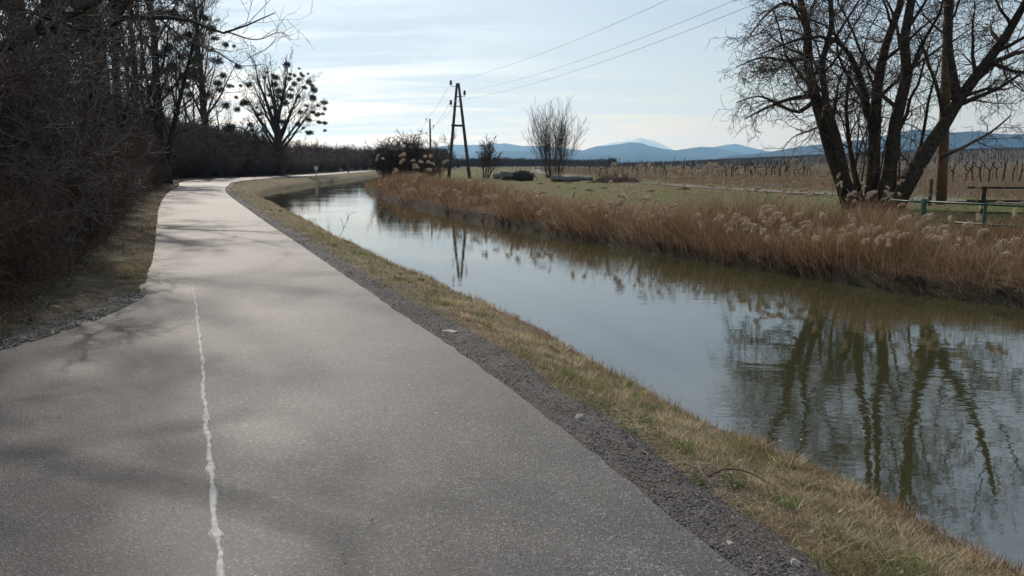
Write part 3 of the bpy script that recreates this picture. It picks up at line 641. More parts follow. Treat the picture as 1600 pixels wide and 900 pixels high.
stem(out, rng, wp((1345, 320, .5), (1330, 240, .8), (1322, 170, 1.0), (1330, 100, 1.3)), .11, .03, PW_, lvl=0)
stem(out, rng, wp((1400, 320, .9), (1438, 230, 1.0), (1450, 160, 1.3), (1470, 90, 1.8)), .09, .03, PW_, lvl=1)
stem(out, rng, wp((1470, 245, -.8), (1510, 228, -.6), (1550, 205, -.4), (1580, 180, 0)), .07, .02, PW_, lvl=1)
stem(out, rng, wp((1545, 95, -1.3), (1580, 110, -2), (1640, 120, -2.5)), .08, .03, PW_, lvl=1)
stem(out, rng, wp((1272, 158, .3), (1248, 175, .8), (1220, 165, 1.5), (1185, 150, 2.0), (1150, 160, 2.4)), .09, .02, PW_, lvl=1)
stem(out, rng, wp((1256, 20, .8), (1228, 5, .2), (1200, 20, -.6), (1172, 55, -1)), .07, .02, PW_, lvl=1)
stem(out, rng, wp((1284, 195, .2), (1262, 205, -.6), (1238, 215, -1.2), (1222, 235, -1.5)), .05, .015, PW_, lvl=2)
for q in range(9):   # young shoots between the stems
    x0 = rng.uniform(1310, 1410); a = rng.uniform(-.25, .3)
    stem(out, rng, wp((x0, 325, rng.uniform(-.6, .9)), (x0+a*90, 235, rng.uniform(-1, 1)), (x0+a*190+rng.uniform(-15, 15), 140, rng.uniform(-1.5, 1.5))), .045, .012, PW_, lvl=2)
split_build(out, willow, 1, M['bark_willow'], M['twig'], wb, k1=11, rough=.09)
# clump of dead leaves caught in it
S = []; c0 = W(1200, 106, D)
for q in range(420):
    p = c0+np.array([rng.gauss(0, .40), rng.gauss(0, .3), 0]); p[2] += rng.gauss(0, .16)+(p[0]-c0[0])*.35
    d = np.array([rng.gauss(0, 1), rng.gauss(0, 1), rng.gauss(0, .7)]); d = d/np.linalg.norm(d)*rng.uniform(.12, .3); S.append((*p, *(p+d), .012, .006))
MB().segs(S, 3).build('dead_leaf_clump', M['twig_red'], willow, off=wb)['kind'] = 'stuff'

# poplars on the left
def poplar(px, D, h, r, name, label, seed, P, base=None, group=None, lean=(0, 0), m='bark_poplar', extra=None, wob=.02, thick=1):
    b = W(px, 260, D); zz = float(height(b[None, :2], zones(b[None, :2]))[0]); b[2] = zz-.1
    root = tag(empty(name, b), label, 'tree', group); out = []; rng = random.Random(seed)
    pts = [b+np.array([lean[0]*t**1.3+rng.gauss(0, wob*h*.3)*(t > 0), lean[1]*t+rng.gauss(0, wob*h*.3)*(t > 0), h*t]) for t in np.linspace(0, 1, 6)]
    stem(out, rng, pts, r, r*.18, P, n=14)
    if extra: extra(out, rng, P, b)
    split_build(out, root, thick, M[m], M['twig'], b, k1=12, rough=.07)
    return root, b, out
PP = Par(nseg=[8, 6, 5, 4, 3], wob=[.05, .10, .14, .18, .2], up=[.0, .06, .05, .03, .02], tip=[.2, .2, .25, .4, .5], max=4,
         num=[22, 9, 6, 3.4], t0=[.22, .2, .15, .1], ang=[.75, .65, .7, .7], lr=[.36, .5, .5, .55], lt=[.55, .45, .4, .3], rr=[.38, .5, .5, .6], rmin=.014)
PQ = Par(**{**PP.__dict__, 'num': [21, 8, 5.5, 3], 't0': [.14, .15, .15, .1], 'ang': [.62, .6, .65, .7], 'up': [0, .09, .07, .04, .02], 'rmin': .017, 'wob': [.05, .12, .16, .2, .22]})
def ex1(out, rng, P, b):
    Pb = Par(**{**P.__dict__, 'num': [8, 7, 5, 3.2], 'up': [0, .05, .10, .12, .12], 'ang': [.7, .7, .8, .8], 'lr': [.3, .42, .5, .6], 'wob': [.05, .15, .2, .22, .25], 'rmin': .008, 'lt': [.3, .3, .3, .3], 'rr': [.4, .4, .5, .6]})
    stem(out, rng, [W(160, 75, b[1]), W(175, 35, b[1]-1.0), W(230, 27, b[1]-2.5), W(300, 33, b[1]-4), W(350, 52, b[1]-5), W(385, 40, b[1]-5.5), W(430, 20, b[1]-6)], .14, .014, Pb, lvl=1)
    stem(out, rng, [W(250, 30, b[1]-3), W(290, 62, b[1]-3.5), W(340, 82, b[1]-4), W(375, 103, b[1]-4.5), W(412, 100, b[1]-5)], .05, .012, Pb, lvl=2)
    stem(out, rng, [W(355, 50, b[1]-5), W(400, 62, b[1]-5.5), W(440, 50, b[1]-6), W(455, 62, b[1]-6.2)], .03, .010, Pb, lvl=2)
    stem(out, rng, [W(60, 95, b[1]), W(110, 60, b[1]-1), W(160, 25, b[1]-2), W(200, -20, b[1]-3)], .2, .08, Pb, lvl=1)
poplar(157, 31, 24, .54, 'poplar_tree', 'massive poplar trunk at left with long limb reaching over the path', 11, PP, extra=ex1, lean=(.5, 0))
poplar(106, 27.5, 23, .47, 'poplar_tree', 'thick dark poplar trunk rising just left of the massive limbed poplar', 12, PP, lean=(-.3, 0))
poplar(60, 34, 22, .35, 'poplar_tree', 'slimmer poplar deep in the thicket left of the two thick trunks', 19, PP)
def ex2(out, rng, P, b):
    stem(out, rng, [b+np.array([0, 0, 1.5]), W(282, 150, b[1]), W(300, 80, b[1]), W(318, 10, b[1])], .2, .08, P)
poplar(258, 62, 24, .40, 'poplar_tree', 'forked poplar at the path edge with mistletoe, right of the massive trunk', 13, PQ, lean=(-.8, 0), extra=ex2)
poplar(222, 60, 20, .3, 'poplar_tree', 'slender straight poplar between the massive trunk and the forked poplar', 14, PQ)
t4 = poplar(327, 100, 24, .55, 'poplar_tree', 'tall poplar with mistletoe standing left of the round mistletoe tree', 15, Par(**{**PQ.__dict__, 'lr': [.5, .5, .5, .55], 'num': [24, 8, 5, 3]}), lean=(-1, 0))
poplar(196, 42, 19, .24, 'poplar_tree', 'thin poplar close behind the massive limbed poplar', 16, PQ)
# near tree out of frame to the left, its limbs cross the corner
def ex3(out, rng, P, b):
    Pb = Par(**{**P.__dict__, 'num': [8, 8, 5, 3], 'rmin': .007})
    stem(out, rng, [W(-60, 120, 15), W(0, 78, 15.3), W(50, 55, 15.6), W(100, 30, 16), W(190, -20, 16.5)], .13, .05, Pb, lvl=1)
    for (x0, y0, z0), (x1, y1, z1), r0 in (((-12, 15, 6), (-5.2, 14.5, 8.6), .10), ((-12, 15.3, 8), (-4.4, 12.6, 11), .09), ((-12.2, 15, 9), (-6.4, 18.5, 12.5), .08), ((-12, 14.6, 7), (-6.8, 10.8, 9.6), .09), ((-12.3, 15, 11), (-7, 14, 15.5), .08)):
        a_, b_ = np.array([x0, y0, z0]), np.array([x1, y1, z1]); stem(out, rng, [a_, a_*.6+b_*.4+[0, 0, .5], a_*.25+b_*.75+[0, .3, .3], b_], r0, .02, Pb, lvl=1)
    stem(out, rng, [W(-60, 20, 15), W(10, 12, 15), W(60, 22, 15.2), W(120, 45, 15.5), W(170, 50, 16)], .06, .02, Pb, lvl=1)
poplar(-190, 15, 17, .3, 'poplar_tree', 'near tree beyond the left picture edge whose limbs cross the upper left corner', 17, Par(**{**PP.__dict__, 'num': [12, 7, 5, 3]}), extra=ex3)

# round mistletoe tree
PM = Par(nseg=[8, 6, 5, 4, 3], wob=[.05, .09, .13, .16, .2], up=[.035, .05, .05, .03, .02], tip=[.22, .2, .25, .4, .5], max=4,
         num=[7, 5, 4, 2.5], t0=[.25, .2, .2, .1], ang=[.42, .5, .55, .6], lr=[.46, .5, .5, .55], lt=[.45, .4, .4, .3], rr=[.5, .5, .5, .6], rmin=.018)
mb_ = W(436, 262, 105); mb_[2] = gzz = float(height(mb_[None, :2], zones(mb_[None, :2]))[0])-.1
mt = tag(empty('mistletoe_tree', mb_), 'round crowned bare tree full of dark mistletoe balls beyond the path bend', 'tree'); mo = []; rng = random.Random(18)
mo.append((0, [tuple(mb_+np.array([.1*math.sin(t*3), 0, t*6.6])) for t in np.linspace(0, 1, 7)], list(np.linspace(.66, .40, 7))))
for i in range(15):
    a_ = i*2.4; t_ = .42+.58*(i/14); ti = (1.22-.95*t_)*rng.uniform(.8, 1.15); p_ = mb_+np.array([0, 0, 6.6*t_])
    growb(mo, rng, tuple(p_), tuple(nrm(np.array([math.cos(a_)*math.sin(ti), math.sin(a_)*math.sin(ti), math.cos(ti)]))), rng.uniform(7.6, 9.2)*(.9+.12*t_), .17+.06*t_, 0, PM)
split_build(mo, mt, 1, M['bark'], M['twig'], mb_, k1=9, rough=.05)
def ball(rng, r):
    S = []
    for q in range(150):
        d = np.array([rng.gauss(0, 1), rng.gauss(0, 1), rng.gauss(0, .85)]); d /= np.linalg.norm(d); a = d*r*.15; e = d*r*rng.uniform(.7, 1.05)+np.array([rng.gauss(0, .1), rng.gauss(0, .1), rng.gauss(0, .1)])*r
        S.append((*a, *e, r*.03, r*.045))
        for w in range(2):
            l = np.array([rng.gauss(0, 1), rng.gauss(0, 1), rng.gauss(0, 1)]); S.append((*e, *(e+l*r*.13), r*.062, r*.02))
    return MB().segs(S, 3)
mb0 = [ball(random.Random(90+i), 1.0) for i in range(3)]
protos = []
def add_mistletoe(root, base, pts):
    rng = random.Random(len(pts))
    for i, (p, r) in enumerate(pts):
        j = i % 3
        if len(protos) <= j: o = mb0[j].build('mistletoe', M['mistletoe'], root); protos.append(o)
        else: o = protos[j].copy(); C.objects.link(o); o.parent = root
        o.location = tuple(p-base); o.scale = (r*rng.uniform(.8, 1.15), r*rng.uniform(.8, 1.15), r*rng.uniform(.65, .95)); o.rotation_euler = (rng.uniform(-.3, .3), rng.uniform(-.3, .3), rng.uniform(0, 6))
mpx = [(449, 101, 5), (417, 113, 2), (427, 118, 3), (433, 121, 5), (429, 131, 5), (435, 142, 6), (453, 116, 3), (460, 118, 3), (467, 107, 2), (470, 115, 3), (451, 123, 4), (459, 131, 5), (468, 124, 4), (472, 118, 3), (481, 115, 2), (482, 128, 5), (491, 140, 6), (487, 133, 4), (475, 137, 4), (468, 151, 4), (452, 150, 6), (445, 161, 6), (440, 153, 5), (489, 153, 6), (497, 165, 3), (506, 160, 6), (507, 170, 4), (504, 178, 3), (495, 179, 5), (488, 175, 4), (482, 187, 5), (498, 191, 4), (508, 192, 4), (507, 204, 3), (484, 207, 6), (470, 175, 4), (466, 194, 5), (388, 132, 6), (376, 134, 3), (363, 135, 3), (357, 134, 4), (369, 152, 3), (384, 160, 7), (378, 163, 4), (371, 171, 5), (405, 178, 5), (402, 168, 3), (391, 195, 5), (393, 203, 3), (385, 208, 4), (441, 191, 6), (425, 168, 4), (412, 121, 3), (420, 149, 3), (456, 140, 4), (478, 165, 3), (474, 200, 3), (415, 205, 3), (455, 175, 3)]
rng = random.Random(3)
def mpt(L, D, sp): return [(W(px+rng.uniform(-1, 1), py, D+rng.uniform(-sp, sp)), s*D/F*1.05) for px, py, s in L]
add_mistletoe(mt, mb_, mpt(mpx, 105, 3.5))
add_mistletoe(t4[0], t4[1], mpt([(305, 110, 7), (313, 125, 7), (340, 130, 6), (348, 118, 5), (345, 140, 6), (290, 132, 8), (285, 90, 7), (310, 52, 6), (330, 45, 8), (318, 172, 6), (296, 148, 6), (352, 70, 5), (330, 78, 5), (290, 200, 9), (358, 200, 10), (372, 104, 5), (365, 72, 3), (322, 28, 7), (338, 95, 9), (322, 148, 8), (300, 118, 9), (352, 165, 7), (312, 90, 8), (300, 70, 7), (335, 60, 6), (300, 10, 8), (275, 0, 8)], 100, 3))
pf = [o for o in bpy.data.objects if o.name.startswith('poplar_tree') and 'forked' in o.get('label', '')][0]
add_mistletoe(pf, np.array(pf.location), mpt([(245, 85, 9), (255, 110, 8), (240, 140, 11), (262, 75, 9), (270, 105, 10), (230, 120, 8), (285, 30, 10), (250, 20, 9), (278, 60, 8), (215, 150, 9), (235, 175, 8), (262, 140, 8), (295, 55, 9), (300, 95, 8), (275, 175, 7), (240, 45, 9), (222, 60, 8), (268, 20, 10), (205, 95, 8), (290, 120, 7)], 62, 2))

# ------------------------------------------------------------------ shrubs
def shrub(name, label, seed, h, w, nstem, P, matl, group=None, cat='shrub', rmin=.008, r0=.03, tl=0):
    root = tag(empty(name, (0, 0, 0)), label, cat, group); rng = random.Random(seed); out = []
    for i in range(nstem):
        a = rng.random()*6.283; s = abs(rng.gauss(0, .36)); r = rng.random()**.5*w*.18
        d = nrm(np.array([math.cos(a)*s, math.sin(a)*s, 1])); growb(out, rng, (math.cos(a)*r, math.sin(a)*r, -.05), tuple(d), h*rng.uniform(.6, 1.05)*(1-.15*s), r0*rng.uniform(.6, 1.2), 0, P)
    split_build(out, root, -1 if tl == 0 else 0, M['bark'], matl, (0, 0, 0), names=('stem', 'branches'), rmin=rmin, k1=5)
    return root
PS = Par(nseg=[7, 5, 4, 3], wob=[.09, .18, .24, .3], up=[.05, .05, .02, 0], tip=[.25, .3, .4, .5], max=3, num=[11, 7, 4], t0=[.1, .1, .1], ang=[.8, .85, .9], lr=[.42, .5, .55], lt=[.4, .3, .3], rr=[.55, .6, .6], rmin=.006)
lab_th = 'bare tangled red brown shrub in the dark thicket left of the path'
PR0 = [shrub('thicket_shrub', lab_th, 30+i, 4.2, 3.4, 11, PS, M[('twig_red', 'twig', 'twig_grey')[i]], 'shrubs of the left thicket', rmin=.0075) for i in range(3)]
rngs = random.Random(77); used = [0, 0, 0]
def place(proto, i, x, y, s, sz=None, label=None, group=None, used=used):
    if used[i] == 0: o = proto[i]
    else: o = copy_tree(proto[i])
    used[i] += 1
    z = float(height(np.array([[x, y]]), zones([[x, y]]))[0]); o.location = (x, y, z); o.scale = (s, s, (sz or s)); o.rotation_euler = (0, 0, rngs.uniform(0, 6.283))
    if label: o['label'] = label
    if group: o['group'] = group
    return o
sarc = np.concatenate([[0], np.cumsum(np.linalg.norm(np.diff(RE, axis=0), axis=1))])
def along(d_, off):      # point at arclength where world y ~ d_, offset left of the path's right edge
    i = int(np.argmin(np.abs(RE[:, 1]-d_))); t = nrm(RE[min(i+1, len(RE)-1)]-RE[i-1]); nrm_ = np.array([-t[1], t[0]])
    return RE[i]+nrm_*off
cnt = 0
for row, (o0, st, sc) in enumerate(((1.35, .9, .44), (2.5, 1.2, .78), (4.3, 1.6, 1.12), (7.0, 2.2, 1.4), (11.5, 3.2, 1.6), (17, 4.5, 1.7))):
    y_ = 8.6+row*.4
    while y_ < 62:
        o = PW+o0+rngs.uniform(-.3, .5)+.004*y_+max(0, .4-.06*(y_-9))+1.1*float(bw(y_)); p = along(y_, o)
        y_ += st*rngs.uniform(.75, 1.25)*(1+y_/70)
        if inpoly(np.array([p]), SIDEPOLY)[0] or p[1] < 7.2+.0*row or p[0] < -34: continue
        if p[1] < 9 and p[0] > -6: continue
        s = sc*rngs.uniform(.8, 1.2)*(1-.18*math.exp(-((y_-11)/3)**2)); place(PR0, rngs.choice([0, 0, 1, 2]), p[0], p[1], s, s*rngs.uniform(.85, 1.15)); cnt += 1
# a few more at the very left, close behind the side road
for p in ((-6.9, 9.2), (-8.2, 8.4), (-8.6, 10.3), (-10.4, 9.6), (-9.9, 12.4), (-11.8, 11.2), (-12.5, 14), (-7.7, 11.8), (-14, 16), (-5.9, 8.9), (-6.7, 10.4), (-5.9, 7.9), (-6.6, 7.2)):
    s = rngs.uniform(.7, 1.15) if p[0] < -7 else rngs.uniform(.34, .44); place(PR0, rngs.choice([0, 1, 0, 2]), p[0], p[1], s, s*1.05)
# low bramble tangle on the wood floor
P = polar(26000, 8, 60, -42, -14); Z = zones(P); d = -Z['r']-PW; m = (d > 1.3) & (d < 12) & ~Z['side']; P = P[m]; N = len(P); z = height(P, zones(P)); S = []
a = RS.uniform(0, 6.283, N); L = RS.uniform(.25, .8, N); h = RS.uniform(.1, .55, N)
p0 = np.column_stack([P, z]); p1 = p0+np.column_stack([np.cos(a)*L*.4, np.sin(a)*L*.4, h]); p2 = p1+np.column_stack([np.cos(a)*L*.6, np.sin(a)*L*.6, -h*RS.uniform(.1, .9, N)])
w_ = .0035*np.maximum(1, np.hypot(P[:, 0], P[:, 1])/10)[:, None]**.6*np.ones((N, 1))
S = np.concatenate([np.hstack([p0, p1, w_, w_*.8]), np.hstack([p1, p2, w_*.8, w_*.4])])
tag(MB().segs(S, 3).build('bramble_undergrowth', M['twig_red']), 'arching bramble stems and fallen twigs on the wood floor', 'undergrowth', kind='stuff')

PY = Par(nseg=[9, 6, 4, 3], wob=[.05, .12, .16, .2], up=[.01, .05, .04, .02], tip=[.2, .25, .4, .5], max=3, num=[17, 8, 4.5], t0=[.2, .15, .1], ang=[.65, .7, .75], lr=[.34, .45, .5], lt=[.5, .4, .3], rr=[.4, .5, .6], rmin=.010)
def young(seed):
    root = tag(empty('young_tree', (0, 0, 0)), 'slender bare young tree among the poplars left of the path', 'tree', 'young trees of the left wood'); rng = random.Random(seed); out = []
    growb(out, rng, (0, 0, -.1), tuple(nrm(np.array([rng.gauss(0, .08), rng.gauss(0, .08), 1]))), 11.0, .12, 0, PY)
    if seed % 2: growb(out, rng, (.1, 0, -.1), tuple(nrm(np.array([.22, .1, 1]))), 8.5, .09, 0, PY)
    split_build(out, root, 0, M['bark'], M['twig'] if seed != 71 else M['twig_grey'], (0, 0, 0), k1=7); return root
PRY = [young(70+i) for i in range(3)]; usedy = [0]*3
for px, D_, s in ((-70, 16, .8), (-20, 19, .9), (20, 15, .75), (48, 22, 1), (78, 19, .8), (95, 30, 1.1), (128, 24, .7), (205, 46, .8), (245, 75, 1.0), (300, 98, 1.0), (20, 34, 1.3), (-40, 28, 1.2), (60, 48, 1.4), (360, 118, .8), (215, 66, 1.25), (240, 80, 1.45), (282, 92, 1.5), (305, 108, 1.5), (345, 112, 1.2), (190, 52, 1.1), (10, 60, 1.6), (100, 75, 1.7)):
    p = W(px, 260, D_); place(PRY, rngs.randrange(3), p[0], p[1], s, s*rngs.uniform(.9, 1.15), used=usedy)

# hedge shrubs beyond the bend and along the far path
PH = Par(nseg=[5, 4, 3], wob=[.12, .2, .25], up=[.03, .02, 0], tip=[.3, .3, .4], max=2, num=[9, 6], t0=[.1, .1], ang=[.7, .8], lr=[.42, .5], lt=[.4, .3], rr=[.6, .6], rmin=.02)
PR1 = [shrub('hedge_shrub', 'bare grey brown shrub in the hedge along the far path', 50+i, 5, 4, 34, PH, M[('twig', 'twig_grey', 'twig_red')[i]], 'hedge shrubs along the far path', rmin=.022, r0=.045) for i in range(3)]
used1 = [0, 0, 0]
for (row, off, st, hs) in ((0, 3.2, 2.6, .75), (1, 6.5, 3.2, 1.1), (2, 11, 4.5, 1.25)):
    y_ = 60
    while y_ < 260:
        p = along(y_, PW+off+1.4*float(bw(y_))+rngs.uniform(-.6, .8)); y_ += st*(1 if y_ < 130 else 1.8)*rngs.uniform(.8, 1.2)
        s = hs*rngs.uniform(.8, 1.2)*(1.0 if y_ < 112 else .78); place(PR1, rngs.randrange(3), p[0], p[1], s, None, used=used1)
for px in range(225, 425, 9):
    for D_ in (92, 112):
        p = W(px+rngs.uniform(-4, 4), 250, D_+rngs.uniform(-8, 8))
        if zones([p[:2]])['r'][0] > -PW-6: continue
        s = rngs.uniform(.9, 1.35); place(PR1, rngs.randrange(3), p[0], p[1], s, None, used=used1)

# far woods as masses of crowns
def woodmass(name, label, x0, x1, D0, D1, h, N, seed):
    rs = np.random.RandomState(seed); px = rs.uniform(x0, x1, N); Dd = rs.uniform(D0, D1, N); X = (px-800)/F*Dd
    keep = (zones(np.column_stack([X, Dd]))['r'] < -PW-6) | (zones(np.column_stack([X, Dd]))['f'] > 8); X, Dd = X[keep], Dd[keep]; n_ = len(X); S = []
    hh = h*(.6+.5*vn(X, Dd, .06, seed)+.15*rs.uniform(-1, 1, n_)); z0 = height(np.column_stack([X, Dd]), zones(np.column_stack([X, Dd])))
    for k in range(9):
        t0 = rs.uniform(0, .8, n_); a = rs.uniform(0, 6.283, n_); l = rs.uniform(.1, .3, n_)*hh
        a0 = np.column_stack([X+rs.normal(0, h*.15, n_), Dd+rs.normal(0, h*.15, n_), z0+hh*t0]); b0 = a0+np.column_stack([np.cos(a)*l*.5, np.sin(a)*l*.5, l*.9])
        w = np.full((n_, 1), .06*D0/250)*rs.uniform(.5, 1.3, (n_, 1)); S.append(np.hstack([a0, b0, w, w*.3]))
    return tag(MB().segs(np.concatenate(S), 3).build(name, M['far_wood']), label, 'wood', kind='stuff')
woodmass('distant_wood', 'far bare wood beyond the end of the path', 470, 700, 270, 420, 8, 5000, 1)
woodmass('distant_wood', 'low dark belt of far bushes behind the meadow', 640, 960, 330, 520, 4.2, 5000, 2)
woodmass('background_wood', 'deep bare wood behind the left thicket', -60, 260, 60, 120, 11, 4200, 3)

# ------------------------------------------------------------------ bushes on the far meadow
def gpt(px, D): 
    p = W(px, 270, D)[:2]; return p[0], p[1]
def placed(root, px, D, s=1, rz=0):
    x_, y_ = gpt(px, D); z = float(height(np.array([[x_, y_]]), zones([[x_, y_]]))[0]); root.location = (x_, y_, z); root.scale = (s, s, s); root.rotation_euler = (0, 0, rz); return root
PB = Par(nseg=[7, 5, 3], wob=[.025, .05, .06], up=[.02, .05, .04], tip=[.25, .3, .4], max=2, num=[7, 3], t0=[.25, .2], ang=[.35, .4], lr=[.4, .5], lt=[.4, .3], rr=[.5, .6], rmin=.012)
placed(shrub('rod_bush', 'tall fan shaped bush of thin upright rods on the meadow', 61, 7.4, 5.8, 70, PB, M['twig'], rmin=.010, r0=.028), 866, 88)
PT = Par(nseg=[6, 5, 4, 3], wob=[.1, .2, .22, .25], up=[.03, .04, .03, 0], tip=[.4, .3, .4, .5], max=3, num=[7, 5, 4], t0=[.35, .2, .1], ang=[.6, .7, .7], lr=[.45, .5, .5], lt=[.4, .3, .3], rr=[.5, .6, .6], rmin=.014)
placed(shrub('small_bush', 'small dark twiggy bush just right of the twin-legged pole', 62, 3.6, 3, 11, PT, M['twig'], rmin=.015, r0=.07), 758, 84)
placed(shrub('small_tree', 'small crooked bare tree just left of the twin-legged pole', 63, 4.3, 1, 4, PT, M['twig'], rmin=.014, r0=.07, cat='tree'), 688, 82)
for i, (px, D_, s, h, lb) in enumerate(((612, 78, 1.0, 4.0, 'dark dense bush at the reed tip, leftmost of the far bank clump'), (636, 80, 1.05, 4.4, 'dark rounded bush in the middle of the far bank clump'), (662, 79, .9, 3.6, 'dark low bush at the right end of the far bank clump'))):
    placed(shrub('dark_bush', lb, 64+i, h*.95, 4.4, 36, PS if i == 9 else Par(**{**PH.__dict__, 'rmin': .014}), M['bark'], 'dark bushes on the far bank', rmin=.018, r0=.05), px, D_, s)
# brush heap, logs
S = []; rng = random.Random(8)
for q in range(900):
    a = rng.random()*6.283; rr_ = rng.random()**.5*2.2; zt = .85*(1-(rr_/2.3)**2); p = np.array([math.cos(a)*rr_, math.sin(a)*rr_*.6, rng.random()*zt]); d = nrm(np.array([rng.gauss(0, 1), rng.gauss(0, 1), rng.gauss(0, .4)]))*rng.uniform(.3, .9)
    S.append((*p, *(p+d), .016, .008))
bh = MB().segs(S, 3).build('brush_heap', M['twig_red']); tag(bh, 'heap of cut brown brushwood beside the farm track', 'brush heap'); placed(bh, 962, 66, .95)
def log(px0, py0, px1, py1, D_, r, label, z=0, name='log'):
    a = W(px0, py0, D_); b = W(px1, py1, D_+.8); c = (a+b)/2; gz_ = float(height(c[None, :2], zones(c[None, :2]))[0]); a[2] = b[2] = gz_+r*.85+z; b[2] -= .05
    root = tag(empty(name, (c[0], c[1], gz_)), label, 'log'); m = MB(); pts = [a*(1-t)+b*t+np.array([0, 0, .04*math.sin(t*9)]) for t in np.linspace(0, 1, 9)]
    m.tube(pts, [r*(1-.1*t) for t in np.linspace(0, 1, 9)], 12, True, .12, 4); m.build('bark', M['log'], root, off=(c[0], c[1], gz_), smooth=False)
    e = MB(); d = nrm(pts[0]-pts[1]); e.tube([pts[0]+d*.001, pts[0]+d*.03], [r*.86, r*.84], 12); e.build('cut_end', M['log_end'], root, off=(c[0], c[1], gz_)); return root
log(783, 272, 822, 272, 74, .42, 'long grey log lying behind the dark stump')
log(862, 279, 905, 279, 69, .30, 'grey log lying in front of the rod bush')
log(905, 279, 925, 279, 72, .2, 'thin pale log right of the rod bush')
log(772, 272, 800, 271, 80, .28, 'low weathered log beside the small bush')
# root stump
root = tag(empty('tree_stump', (*gpt(818, 71), 0)), 'dark uprooted stump with jagged roots on the meadow', 'stump'); m = MB(); rng = random.Random(4)
m.tube([(-.9, .2, .45), (-.3, .05, .5), (.3, 0, .42), (.9, -.1, .28)], [.42, .52, .5, .25], 11, True, .18, 2)
for q in range(16):
    a = rng.uniform(-1, 1); m.tube([(-.2+a*.5, 0, .4), (a*1.0, rng.uniform(-.4, .4), rng.uniform(.2, .8)), (a*1.5, rng.uniform(-.6, .6), rng.uniform(0, .9))], [.13, .08, .02], 5, True, .1, q)
m.build('root_mass', M['dark_wood'], root)

rng = random.Random(55)
for px, py in ((872, 292), (897, 295), (921, 298), (944, 294), (889, 286), (1018, 299), (1068, 297), (845, 288)):
    q = G(px, py); z_ = gz1h = float(height(q[None], zones(q[None]))[0]); V = []; n_ = 10; R0 = rng.uniform(.14, .34)
    for i in range(5):
        f_ = i/4
        for j in range(n_): a = j*6.283/n_; rr_ = R0*math.cos(f_*1.45)*rng.uniform(.8, 1.2); V.append((math.cos(a)*rr_*1.3, math.sin(a)*rr_, R0*.5*math.sin(f_*1.5)*rng.uniform(.85, 1.15)-.03))
    Qm = [(i*n_+j, i*n_+(j+1) % n_, (i+1)*n_+(j+1) % n_, (i+1)*n_+j) for i in range(4) for j in range(n_)]
    tag(mk('molehill', V, Qm, None, M['soil'], loc=(q[0], q[1], z_)), 'small dark molehill on the meadow behind the reeds', 'molehill', 'molehills on the meadow')
# ------------------------------------------------------------------ power line
def insul(m1, m2, root, p, side):      # curved iron hook and porcelain bell
    m = MB(); m.tube([p, p+np.array([side*.34, 0, -.02]), p+np.array([side*.40, 0, .05]), p+np.array([side*.40, 0, .22])], [.022]*4, 6)
    b = m.build('bracket', M['iron'], root, off=root.location); b2 = MB().lathe(p+np.array([side*.40, 0, .2]), [(.03, 0), (.085, .0), (.10, .06), (.07, .10), (.085, .14), (.06, .24), (.02, .28)], 10).build('insulator', M['porcelain'], b, off=root.location)
    return p+np.array([side*.40, 0, .42])
def gz1(x_, y_): return float(height(np.array([[x_, y_]]), zones([[x_, y_]]))[0])
DA = 84.0; bl = W(701, 279, DA); br = W(734, 281, DA-1); tp1 = W(714, 130, DA); tp2 = W(716.5, 130, DA-.3)
c = (bl+br)/2; root = tag(empty('utility_pole', (c[0], c[1], gz1(c[0], c[1]))), 'tall A-shaped utility pole with two splayed wooden legs', 'utility pole'); off = root.location
bl[2] = br[2] = off[2]-.1
for a, b in ((bl, tp1), (br, tp2)):
    m = MB(); m.tube([a*(1-t)+b*t for t in np.linspace(0, 1, 8)], np.linspace(.19, .125, 8), 10, True, .03, 2); m.build('leg', M['wood_pole'], root, off=off, smooth=True)
m = MB(); m.box(W(705, 196, DA-.45), W(726, 196.5, DA-.45), .14, .22); m.build('crossbar', M['wood_pole'], root, off=off)
for py, x0, x1 in ((151, 711, 720), (166, 710, 722)): m = MB(); m.box(W(x0, py, DA-.4), W(x1, py, DA-.4), .08, .1); m.build('brace', M['iron'], root, off=off)
ins = []
m = MB(); 
for (px, py, sd_, x0) in ((713, 135, -1, 713), (719, 151, 1, 719), (711, 166, -1, 711)):
    p = W(px, py, DA); q = W(704.5 if sd_ < 0 else 726, py, DA); m = MB(); m.tube([p, q], [.03, .03], 6); b = m.build('bracket', M['iron'], root, off=off)
    m = MB(); m.tube([q, q+np.array([0, 0, .2])], [.03, .03], 6); m.lathe(q+np.array([0, 0, .16]), [(.05, 0), (.14, .02), (.16, .12), (.11, .2), (.13, .28), (.12, .42), (.04, .5)], 10); m.build('insulator', M['porcelain'], b, off=off); ins.append(q+np.array([0, 0, .5]))
chain = [ins]
spec = ((673, 116, 8.0, 'single wooden utility pole behind the A-shaped pole'), (655, 180, 8.2, 'farther utility pole rising above the dark bushes'), (639, 245, 8.2, 'farthest tiny utility pole over the dark bushes'))
for px, D_, h_, lb in spec:
    x_, y_ = gpt(px, D_); z_ = gz1(x_, y_); root = tag(empty('utility_pole', (x_, y_, z_)), lb, 'utility pole')
    m = MB(); m.tube([(x_, y_, z_-.1), (x_+.02, y_, z_+h_*.5), (x_, y_, z_+h_)], [.17, .15, .11], 9); m.build('pole', M['wood_pole'], root, off=root.location, smooth=True)
    l = []
    for dz, sd_ in ((.35, -1), (1.35, 1), (2.35, -1)): l.append(insul(None, None, root, np.array([x_+sd_*.12, y_, z_+h_-dz]), sd_))
    chain.append(l)
